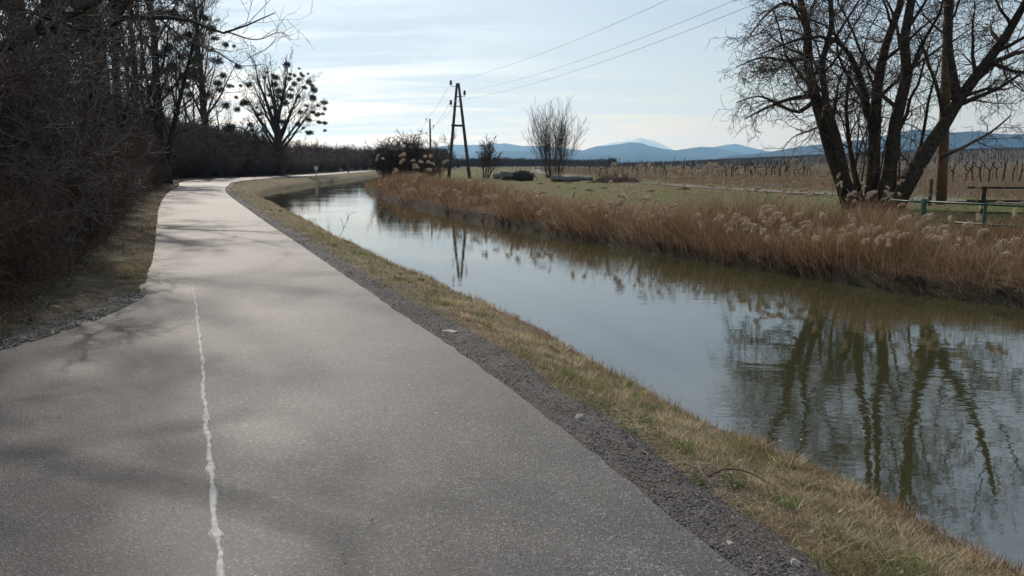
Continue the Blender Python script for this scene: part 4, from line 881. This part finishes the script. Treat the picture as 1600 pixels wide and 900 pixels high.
# brown near pole behind the willow
D_ = 31; x_, y_ = gpt(1475, D_); x2 = W(1483, 0, D_)[0]; z_ = gz1(x_, y_); H_ = 12.6
root = tag(empty('utility_pole', (x_, y_, z_)), 'brown wooden utility pole rising behind the right willow stems', 'utility pole')
m = MB(); m.tube([(x_+(x2-x_)*t*1.6, y_, z_-.1+H_*t) for t in np.linspace(0, 1, 9)], np.linspace(.20, .15, 9), 12, True, .02, 3); m.build('pole', M['wood_pole_brown'], root, off=root.location, smooth=True)
l = []
for dz, sd_ in ((.35, -1), (1.5, 1), (2.6, -1)): l.append(insul(None, None, root, np.array([x_+(x2-x_)*1.5+sd_*.14, y_, z_+H_-dz]), sd_))
nearp = l
def wire(a, b, sag, label, r=.011, grp='power line wires'):
    c = (a+b)/2; pts = [a*(1-t)+b*t-np.array([0, 0, sag*4*t*(1-t)]) for t in np.linspace(0, 1, 25)]
    o = MB().tube(pts, r, 5, True).build('power_wire', M['wire'], off=a, loc=a); return tag(o, label, 'wire', grp)
nm = ('top', 'middle', 'lowest')
for i in range(3): wire(chain[0][i], nearp[i], 1.0, f'{nm[i]} of three thin wires from the A-shaped pole towards the willow')
for i in range(3): wire(chain[0][i], chain[1][i], .5, f'{nm[i]} thin wire from the A-shaped pole down to the single pole behind', .012)
for i in range(3): wire(chain[1][i], chain[2][i], .5, f'{nm[i]} faint wire between the single pole and the farther pole', .012)
for i in range(3): wire(chain[2][i], chain[3][i], .5, f'{nm[i]} faint wire between the two farthest poles', .012)
for i in range(3): wire(nearp[i], nearp[i]+np.array([22., -45, 1.]), 1.0, f'{nm[i]} wire leaving the brown pole towards the right', .011)
# stake beside it
p = np.array([*gpt(1456, 29.5)]); z_ = gz1(*p); m = MB(); m.tube([(p[0], p[1], z_-.1), (p[0]+.02, p[1], z_+.6), (p[0]+.01, p[1], z_+1.02)], [.085, .08, .07], 7, True, .15, 3)
tag(m.build('wooden_stake', M['post_grey'], off=(p[0], p[1], z_), loc=(p[0], p[1], z_)), 'short weathered stake beside the brown pole', 'stake')

# ------------------------------------------------------------------ railings
A0 = W(1444, 315, 17.2); A1 = W(1760, 330, 15.0)
c = A0.copy(); c[2] = gz1(A0[0], A0[1]); root = tag(empty('metal_railing', c), 'green painted pipe railing half hidden in the reeds', 'railing')
for i in range(4):
    t = i/3; p = A0*(1-t)+A1*t; m = MB(); g_ = gz1(p[0], p[1])
    if i == 0: m.box((p[0], p[1], g_-.15), (p[0], p[1], p[2]+.06), .10, .08, (0, 1, 0))
    else: m.tube([(p[0], p[1], g_-.15), (p[0], p[1], p[2]+.02)], [.035, .035], 8)
    m.build('post', M['green_paint'], root, off=c)
for dz, t0 in ((0, 0), (-.42, .18), (-.82, .3)):
    a = A0*(1-t0)+A1*t0; MB().tube([a+[0, 0, dz], A1+np.array([0, 0, dz])], [.024, .024], 8).build('rail', M['green_paint'], root, off=c, smooth=True)
A2 = W(1392, 312, 18.2); MB().tube([A0+[0, 0, -.02], A2], [.02, .02], 6).build('rail', M['green_paint'], root, off=c, smooth=True)
B0 = W(1512, 293, 25); B1 = W(1760, 295, 24); c = B0.copy(); c[2] = gz1(B0[0], B0[1]); root = tag(empty('wooden_fence', c), 'dark three-rail fence standing behind the green railing', 'fence')
for t in (.12, .55, .98):
    p = B0*(1-t)+B1*t; g_ = gz1(p[0], p[1]); MB().box((p[0], p[1]+.07, g_-.1), (p[0], p[1]+.07, p[2]+.03), .10, .10, (0, 1, 0)).build('post', M['dark_wood'], root, off=c)
for dz in (0, -.42, -.8): MB().box(B0+[0, 0, dz], B1+np.array([0, 0, dz]), .04, .065).build('rail', M['dark_wood'], root, off=c)

# ------------------------------------------------------------------ vineyard
def vine_proto(seed):
    rng = random.Random(seed); m = MB(); h = rng.uniform(.85, 1.1)
    m.tube([(0, 0, -.05), (rng.gauss(0, .05), 0, h*.3), (rng.gauss(0, .07), 0, h*.65), (rng.gauss(0, .06), 0, h)], [.06, .045, .042, .06], 7, True, .2, seed)
    for s in (-1, 1):
        if rng.random() < .85:
            l = rng.uniform(.15, .6); m.tube([(0, 0, h*.97), (s*l*.5, 0, h+rng.uniform(0, .25)), (s*l, rng.gauss(0, .05), h+rng.uniform(.1, .5))], [.042, .034, .024], 6, True, .2, seed+3)
            for k in range(2): m.tube([(s*l*.9, 0, h+.3), (s*l+rng.gauss(0, .12), 0, h+.55)], [.03, .02], 5, True, .1, k)
    root = tag(empty('grape_vine', (0, 0, 0)), 'black gnarled old vine stock in the brown field', 'vine', 'vine stocks of the vineyard')
    m.build('stock', M['vine'], root); return root
VP = [vine_proto(i) for i in range(8)]; usedv = [0]*8; rng = random.Random(21)
def putv(px, D_, label, s=1):
    x_, y_ = gpt(px, D_); place(VP, rng.randrange(8), x_, y_, s*rng.uniform(.85, 1.2), None, label, used=usedv).rotation_euler = (rng.gauss(0, .12), rng.gauss(0, .16), rng.gauss(0, .4))
for i in range(34):
    px = 1125+i*4.3+rng.uniform(-2, 2); putv(px, 92+rng.uniform(-3, 6), 'black gnarled vine stock in the row left of the willow')
for i in range(16):
    px = 925+i*12+rng.uniform(-4, 4); putv(px, 100+rng.uniform(-5, 12), 'scattered dark vine stock in the field behind the farm track')
for i in range(9):
    putv(1494+i*12.5+rng.uniform(-4, 4), 66+rng.uniform(-2, 4), 'black forked vine stock in the field right of the brown pole', 1.0)
def post_proto():
    root = tag(empty('vineyard_post', (0, 0, 0)), 'thin grey vineyard post', 'post', 'vineyard posts'); m = MB(); m.box((0, 0, -.1), (0, 0, 2.0), .07, .07, (0, 1, 0)); m.build('post_shaft', M['post_grey'], root)
    return root
VPo = [post_proto()]; usedp = [0]
for (x0, x1, st, D_, lb, s) in ((930, 1300, 15, 112, 'thin post at the front edge of the vineyard left of the willow', 1.05), (800, 1250, 9, 150, 'thin post in the middle rows of the vineyard', 1), (780, 1300, 7, 210, 'tiny post in the distant vineyard rows', 1.0), (1490, 1620, 14, 85, 'thin post among the vines right of the brown pole', 1.0), (1300, 1620, 9, 160, 'thin distant post in the vineyard behind the willow', 1)):
    px = x0
    while px < x1:
        x_, y_ = gpt(px, D_+rng.uniform(-6, 10)); o = place(VPo, 0, x_, y_, s, s*rng.uniform(.85, 1.15), lb, used=usedp); o.rotation_euler = (rng.gauss(0, .05), rng.gauss(0, .06)+(.25 if rng.random() < .08 else 0), 0); px += st*rng.uniform(.6, 1.4)
# far rows as a mass of stakes
rs = np.random.RandomState(4); N = 9000; px = rs.uniform(880, 1700, N); Dd = rs.uniform(240, 900, N)**1.0; X = (px-800)/F*Dd; PQ = np.column_stack([X, Dd]); z = height(PQ, zones(PQ)); hh = rs.uniform(1.2, 2.2, N)
S = np.column_stack([X, Dd, z, X+rs.normal(0, .05, N), Dd, z+hh, .06*Dd/250, .05*Dd/250]); tag(MB().segs(S, 3).build('far_vineyard_rows', M['post_grey']), 'dense grey haze of distant vineyard stakes on the slope', 'vineyard', kind='stuff')

# ------------------------------------------------------------------ plumed reeds
def plume_proto(seed):
    rng = random.Random(seed); root = tag(empty('plumed_reed', (0, 0, 0)), 'tall reed with pale feathery plume above the brown reeds', 'reed', 'plumed reeds on the far bank')
    H = 1.25; bend = rng.uniform(.05, .3); pts = [(bend*t**2, 0, H*t) for t in np.linspace(0, 1, 7)]; MB().tube(pts, np.linspace(.005, .003, 7), 5).build('stem', M['plume_stem'], root)
    S = []; p = np.array(pts[-1]); d = nrm(np.array([rng.uniform(.05, .9), 0, .8])); drop = rng.uniform(0, .26)
    ax = [p]; 
    for i in range(7): d = nrm(d+np.array([.1, 0, -drop])); p = p+d*.034; ax.append(p)
    for i in range(7):
        for k in range(20):
            f = rng.random(); q = ax[i]*(1-f)+ax[i+1]*f; w = math.sin(math.pi*(i+f+.6)/8.2)*.036
            e = q+np.array([rng.gauss(0, w)+.02, rng.gauss(0, w), rng.gauss(0, w)-.03]); S.append((*q, *e, .0055, .0025))
    MB().segs(S, 3).build('plume', M['plume'], root); return root
PL = [plume_proto(i) for i in range(8)]; usedl = [0]*8; rng = random.Random(31)
L_ = []
def putp(px, py, D_, label, s=1.0, front=False):
    """plume drawn at about (px,py): height follows from the distance"""
    if D_ is None or front:      # stand it in the outermost rows, just behind the water line
        Ds = np.arange(9, 75, .1); q = (px-800)/F*Ds/(cp+(450-py)/F*sp); ok = np.where(zones(np.column_stack([q, Ds]))['f'] > .12)[0]; D_ = Ds[ok[0]]+rng.random()**1.5*1.3*Ds[ok[0]]/15
    top = W(px, py, D_); g_ = gz1(top[0], top[1]); h = max(.5, top[2]-g_); i = rng.randrange(8); s *= rng.uniform(.65, 1.25)
    if usedl[i] == 0: o = PL[i]
    else: o = copy_tree(PL[i])
    usedl[i] += 1; k = s; o.location = (top[0]-.1, top[1], g_); 
    o.scale = (k, k, 1.0); o.rotation_euler = (rng.gauss(0, .05), 0, rng.gauss(0, .9) if rng.random() < .7 else rng.uniform(0, 6.28)); o['label'] = label
    # stretch only the stem, keep the plume's own shape
    for ch in o.children:
        if ch.name.startswith('stem'): ch.scale = (1/k, 1/k, h/1.25)
        else: ch.location = (0, 0, h-1.25*k); ch.scale = (1, 1, k)
nears = 'plumed reed at the water edge in front of the green railing'
for i in range(16): putp(rng.uniform(1380, 1600), rng.uniform(335, 420), 15.2+rng.uniform(-1, 1.5), nears, .85, True)
for i in range(16): putp(rng.uniform(1100, 1380), rng.uniform(335, 400), 18+rng.uniform(-1.5, 2), 'plumed reed in the rust brown reeds below the willow', .95, True)
for px, py in ((1403, 389), (1470, 372), (1480, 388), (1488, 345), (1497, 352), (1530, 366), (1490, 402), (1555, 391), (1455, 372), (1462, 384), (1505, 378), (1570, 395)): putp(px, py, 15.0+rng.uniform(-.6, 1), nears, .8, True)
for px, py in ((1222, 360), (1252, 355), (1268, 383), (1215, 398), (1197, 412), (1168, 372), (1130, 383), (1350, 395), (1352, 362), (1320, 352), (1290, 340), (1085, 350)): putp(px, py, 18.0+rng.uniform(-1, 1.5), 'plumed reed in the rust brown reeds below the willow', .9, True)
for i in range(40): putp(rng.uniform(1120, 1310), rng.uniform(255, 318), 27+rng.uniform(-3, 5), 'plumed reed standing against the field left of the willow', 1.25)
for i in range(26): putp(rng.uniform(1300, 1440), rng.uniform(285, 335), 22+rng.uniform(-2, 2), 'plumed reed rising in front of the willow stems', .9)
for i in range(14): putp(rng.uniform(1440, 1600), rng.uniform(265, 330), 20+rng.uniform(-2, 3), 'tall plumed reed rising beside the dark fence', .8)
for i in range(34): putp(rng.uniform(930, 1170), rng.uniform(258, 300), 40+rng.uniform(-6, 8), 'plumed reed against the vineyard left of centre right', 1.6)
for i in range(60): putp(x := rng.uniform(830, 1250), rng.uniform(300+.06*(x-830), 340+.10*(x-830)), None, 'plumed reed in the middle stretch of the brown bank', 1.1)
for i in range(48): putp(x := rng.uniform(600, 860), rng.uniform(278+.06*(x-600), 298+.17*(x-600)), None, 'plumed reed on the bank below the A-shaped pole', 1.45)
for i in range(26): putp(rng.uniform(578, 690), rng.uniform(240, 284), 60+rng.uniform(-3, 8), 'plumed reed in front of the dark bushes at the reed tip', 2.0)

# ------------------------------------------------------------------ small things
# way sign on the far path
p = W(497.5, 275, 103); q = along(103, -1.0); p = np.array([(497.5-800)/F*103, 103.]); z_ = gz1(*p)
root = tag(empty('way_sign', (p[0], p[1], z_)), 'small white sign on a red banded post at the far path', 'sign')
MB().tube([(0, 0, -.1), (0, 0, 1.2)], [.04, .04], 8).build('post', M['sign_white'], root); MB().tube([(0, 0, .05), (0, 0, .45)], [.05, .05], 8).build('red_band', M['sign_red'], root); MB().box((-.22, -.05, 1.0), (.22, -.05, 1.0), .03, .5).build('panel', M['sign_white'], root)
p = np.array([(547-800)/F*128, 128.]); z_ = gz1(*p); root = tag(empty('bollard', (p[0], p[1], z_)), 'tiny dark bollard on the distant end of the path', 'bollard'); MB().lathe((0, 0, 0), [(.09, -.05), (.09, .8), (.07, .9), (.02, .95)], 8).build('bollard_body', M['dark_wood'], root)
# stones
def rock(px, py, s, label, seed, flat=.45, mt_='stone_pale'):
    p = G(px, py, -.02); z_ = max(gz1(*p), -.03); rs = np.random.RandomState(seed)
    import bmesh
    bm = bmesh.new(); bmesh.ops.create_icosphere(bm, subdivisions=3, radius=1)
    for v in bm.verts:
        c_ = v.co; n_ = sum(math.sin(c_.x*a+c_.y*b+c_.z*d+e)*w for a, b, d, e, w in [(rs.uniform(-4, 4), rs.uniform(-4, 4), rs.uniform(-4, 4), rs.uniform(0, 6), .09) for _ in range(3)]) if False else 0
        v.co = c_
    V = np.array([v.co for v in bm.verts]); T = np.array([[v.index for v in f.verts] for f in bm.faces]); bm.free()
    for k in range(9):
        d = nrm(rs.normal(0, 1, 3)); lim = rs.uniform(.55, .85); e = V@d; V = V-np.outer(np.maximum(e-lim, 0), d)
    V = V*[s*1.25, s*.8, s*flat]; o = mk('stone', V, None, T, M[mt_], loc=(p[0], p[1], z_+s*flat*.45)); o.rotation_euler = (0, 0, rs.uniform(0, 3)); tag(o, label, 'stone')
rock(704, 519, .075, 'flat pinkish pale stone on the gravel halfway up the path edge', 1, .35)
rock(907, 652, .055, 'grey stone lying between gravel and grass in mid foreground', 2, .28, 'stone_grey')
rock(1146, 850, .030, 'small white chip on the dark gravel near the bottom edge', 3, .5)
rock(1243, 880, .028, 'bluish pebble on the gravel at the bottom right', 4, .7)
rock(1185, 822, .012, 'tiny pale pebble in the gravel near the bottom', 5, .6)
rock(1105, 775, .014, 'tiny white pebble on the gravel right of the path edge', 6, .6)
# sticks
def stick(pts, r, label, cat='stick'):
    P_ = [np.array([*G(px, py, -.05), 0]) for px, py in pts]; 
    for i, q in enumerate(P_): q[2] = max(gz1(q[0], q[1]), -.03)+r*2+(.03 if 0 < i < len(P_)-1 else .006)
    P_ = catmull(P_, .04); o = MB().tube(P_, np.linspace(r, r*.5, len(P_)), 6, True, .15, 1).build('stick', M['twig_grey'] if 'pale' in label else M['twig'], off=P_[0], loc=P_[0]); tag(o, label, cat)
stick([(1105, 755), (1135, 750), (1170, 756), (1207, 770)], .006, 'dark arched twig lying on the bank grass')
stick([(1090, 730), (1093, 748), (1108, 764)], .005, 'pale forked twig at the gravel and grass border')
stick([(1003, 712), (1012, 728), (1004, 736)], .004, 'pale bent stalk on the gravel')
stick([(985, 690), (992, 700)], .004, 'short pale stalk at the upper gravel edge')
# sprig standing at the water edge
b = G(527, 372, -.2); z_ = gz1(*b); out = []; rng = random.Random(2)
growb(out, rng, (0, 0, -.05), (.25, 0, .95), .75, .006, 0, Par(nseg=[5, 3], wob=[.08, .1], up=[0, 0], tip=[.4, .5], max=1, num=[5], t0=[.3], ang=[.6], lr=[.35], lt=[.3], rr=[.7], rmin=.004))
S = [(*p[i], *p[i+1], max(r[i], .005), max(r[i+1], .004)) for l, p, r in out for i in range(len(p)-1)]
tag(MB().segs(S, 4).build('sapling', M['twig'], loc=(b[0], b[1], z_)), 'tiny bare sapling at the canal edge beside the path', 'sapling')

# ------------------------------------------------------------------ mountains
def ridge(name, label, pts, Dm, dep, seed):
    px = np.array([p[0] for p in pts], float); py = np.array([p[1] for p in pts], float); n = 220; X = np.linspace(px[0], px[-1], n); Y = np.interp(X, px, py)
    Y += (fbm(X, X*0, .05, seed)-.5)*1.6+(vn(X, X*0, .35, seed)-.5)*.5
    top = np.array([W(a, b, Dm) for a, b in zip(X, Y)]); k = 14; rows = []
    for j in range(k+1):
        t = j/k; e = 1-abs(t-.5)*2; r_ = top.copy(); r_[:, 1] += (t-.5)*dep; r_[:, 0] *= r_[:, 1]/Dm
        hump = e**.8*(1-.22*(fbm(top[:, 0]/Dm*60, r_[:, 1]/Dm*60+j, 1, seed)-.5)*(abs(t-.5) > .01)*2*min(1, abs(t-.5)*6)); r_[:, 2] = -30+(top[:, 2]+30)*hump; rows.append(r_)
    V = np.stack(rows, 1).reshape(-1, 3); I = np.arange(n*(k+1)).reshape(n, k+1)
    tag(mk(name, V, np.stack([I[:-1, :-1], I[1:, :-1], I[1:, 1:], I[:-1, 1:]], -1).reshape(-1, 4), None, M['snow' if 'snow' in label else 'mount'], smooth=True), label, kind='structure')
ridge('mountain_ridge', 'dark blue wooded ridge behind the willow at right', [(1060, 256), (1110, 250), (1140, 244), (1200, 238), (1250, 229), (1300, 224), (1350, 218), (1400, 208), (1430, 202), (1455, 203), (1490, 207), (1530, 205), (1560, 209), (1600, 210), (1680, 206), (1780, 214), (1900, 235)], 5200, 1500, 1)
ridge('mountain_ridge', 'blue ridge of rounded mountains right of centre', [(860, 256), (905, 237), (930, 229), (965, 225), (985, 222), (1000, 223), (1015, 228), (1040, 233), (1055, 235), (1075, 232), (1095, 229), (1115, 230), (1150, 238), (1200, 248), (1260, 256)], 9000, 2200, 2)
ridge('mountain_ridge', 'paler blue mountain behind the central ridge', [(1060, 250), (1100, 233), (1130, 227), (1150, 225), (1175, 231), (1220, 240), (1300, 250)], 12500, 2500, 3)
ridge('mountain_ridge', 'faint snow pale summit above the central ridge', [(880, 250), (930, 229), (965, 222), (985, 219), (1000, 215), (1020, 219), (1045, 230), (1080, 250)], 21000, 2600, 4)
ridge('mountain_ridge', 'long pale blue ridge behind the A-shaped pole', [(560, 252), (620, 240), (680, 230), (705, 226), (760, 226), (790, 224), (815, 228), (850, 228), (880, 232), (940, 238), (1000, 252)], 10500, 2200, 5)
ridge('mountain_ridge', 'low darker blue ridge along the horizon left of centre', [(500, 252), (530, 240), (560, 237), (610, 237), (660, 238), (730, 241), (780, 236), (830, 236), (870, 239), (930, 240), (1000, 241), (1080, 244), (1160, 256)], 7000, 1500, 6)
ridge('mountain_ridge', 'wooded hill hidden behind the left thicket', [(-300, 240), (-100, 232), (100, 230), (300, 236), (420, 240), (520, 250)], 8000, 1500, 7)

# ------------------------------------------------------------------ haze
hz = bpy.data.materials.new('haze'); hz.use_nodes = True; nt = hz.node_tree; nt.nodes.clear()
o = nt.nodes.new('ShaderNodeOutputMaterial'); v = nt.nodes.new('ShaderNodeVolumePrincipled'); v.inputs['Density'].default_value = 7.5e-5; v.inputs['Color'].default_value = (.27, .59, 1, 1); v.inputs['Absorption Color'].default_value = (1, 1, 1, 1); v.inputs['Anisotropy'].default_value = .5
nt.links.new(v.outputs[0], o.inputs['Volume'])
m = MB(); a = 25500.; V = [(-a, -a, -36), (a, -a, -36), (a, a, -36), (-a, a, -36), (-a, -a, 760), (a, -a, 760), (a, a, 760), (-a, a, 760)]
m.add(V, [(0, 3, 2, 1), (4, 5, 6, 7), (0, 1, 5, 4), (1, 2, 6, 5), (2, 3, 7, 6), (3, 0, 4, 7)])
tag(m.build('haze', hz), 'thin blue haze filling the air to the mountains', 'haze', kind='stuff')

# ------------------------------------------------------------------ sky and sun
SUN_AZ, SUN_EL = R_(-22), R_(35)       # azimuth measured from the view axis (+Y), negative = left
w = bpy.data.worlds.new('World'); scn.world = w; w.use_nodes = True; nt = w.node_tree; N = nt.nodes; L = nt.links
bg = N['Background']; bg.inputs['Strength'].default_value = .088
sky = N.new('ShaderNodeTexSky'); sky.sky_type = 'NISHITA'; sky.sun_disc = False; sky.sun_elevation = SUN_EL; sky.sun_rotation = SUN_AZ; sky.altitude = 120; sky.air_density = 1; sky.dust_density = 1.2; sky.ozone_density = 1.5
tc = N.new('ShaderNodeTexCoord'); sep = N.new('ShaderNodeSeparateXYZ'); L.new(tc.outputs['Generated'], sep.inputs[0])
zc = N.new('ShaderNodeMath'); zc.operation = 'MAXIMUM'; zc.inputs[1].default_value = 0; L.new(sep.outputs['Z'], zc.inputs[0])
za = N.new('ShaderNodeMath'); za.operation = 'ADD'; za.inputs[1].default_value = .09; L.new(zc.outputs[0], za.inputs[0])
dx = N.new('ShaderNodeMath'); dx.operation = 'DIVIDE'; L.new(sep.outputs['X'], dx.inputs[0]); L.new(za.outputs[0], dx.inputs[1])
dy = N.new('ShaderNodeMath'); dy.operation = 'DIVIDE'; L.new(sep.outputs['Y'], dy.inputs[0]); L.new(za.outputs[0], dy.inputs[1])
cb = N.new('ShaderNodeCombineXYZ'); L.new(dx.outputs[0], cb.inputs[0]); L.new(dy.outputs[0], cb.inputs[1])
def cloud(rot, sc, loc, nsc, lo, hi, det=8, dist_=.6):
    mp = N.new('ShaderNodeMapping'); mp.inputs['Rotation'].default_value = (0, 0, rot); mp.inputs['Scale'].default_value = sc; mp.inputs['Location'].default_value = loc; L.new(cb.outputs[0], mp.inputs[0])
    n = N.new('ShaderNodeTexNoise'); n.inputs['Scale'].default_value = nsc; n.inputs['Detail'].default_value = det; n.inputs['Roughness'].default_value = .55; n.inputs['Distortion'].default_value = dist_; L.new(mp.outputs[0], n.inputs['Vector'])
    mr = N.new('ShaderNodeMapRange'); mr.interpolation_type = 'SMOOTHSTEP'; mr.inputs[1].default_value = lo; mr.inputs[2].default_value = hi; L.new(n.outputs['Fac'], mr.inputs[0]); return mr.outputs[0]
c1 = cloud(R_(38), (.40, .95, 1), (2.3, 1.1, 0), 1.0, .36, .66); c2 = cloud(R_(30), (.6, 2.2, 1), (5, 3, 0), 1.6, .38, .72, 10, 1.1)
ad = N.new('ShaderNodeMath'); ad.operation = 'MULTIPLY_ADD'; ad.inputs[1].default_value = .45; L.new(c2, ad.inputs[0]); L.new(c1, ad.inputs[2]); ad.use_clamp = True
ml = N.new('ShaderNodeMath'); ml.operation = 'MULTIPLY_ADD'; ml.inputs[1].default_value = .85; ml.inputs[2].default_value = .08; 
xr = N.new('ShaderNodeMapRange'); xr.inputs[1].default_value = -.35; xr.inputs[2].default_value = .45; xr.inputs[3].default_value = 1.05; xr.inputs[4].default_value = .62; L.new(sep.outputs['X'], xr.inputs[0])
m9 = N.new('ShaderNodeMath'); m9.operation = 'MULTIPLY'; L.new(ad.outputs[0], m9.inputs[0]); L.new(xr.outputs[0], m9.inputs[1]); L.new(m9.outputs[0], ml.inputs[0])
mx = N.new('ShaderNodeMix'); mx.data_type = 'RGBA'; L.new(ml.outputs[0], mx.inputs['Factor']); L.new(sky.outputs[0], mx.inputs['A']); mx.inputs['B'].default_value = (6.9, 7.9, 8.9, 1)
L.new(mx.outputs['Result'], bg.inputs['Color'])
sl = bpy.data.lights.new('sun', 'SUN'); so = bpy.data.objects.new('sun', sl); C.objects.link(so); sl.energy = 3.8; sl.angle = R_(.8); sl.color = (1, .93, .84)
d = mathutils.Vector((math.sin(SUN_AZ)*math.cos(SUN_EL), math.cos(SUN_AZ)*math.cos(SUN_EL), math.sin(SUN_EL))); so.rotation_euler = (-d).to_track_quat('-Z', 'Y').to_euler()

scn.view_settings.view_transform = 'Standard'; scn.view_settings.look = 'None'; scn.view_settings.exposure = 0; scn.view_settings.gamma = 1
cy = scn.cycles; cy.use_denoising = True; cy.max_bounces = 6; cy.diffuse_bounces = 2; cy.glossy_bounces = 3; cy.transmission_bounces = 3; cy.volume_bounces = 1; cy.transparent_max_bounces = 8
cy.caustics_reflective = False; cy.caustics_refractive = False; cy.sample_clamp_indirect = 6
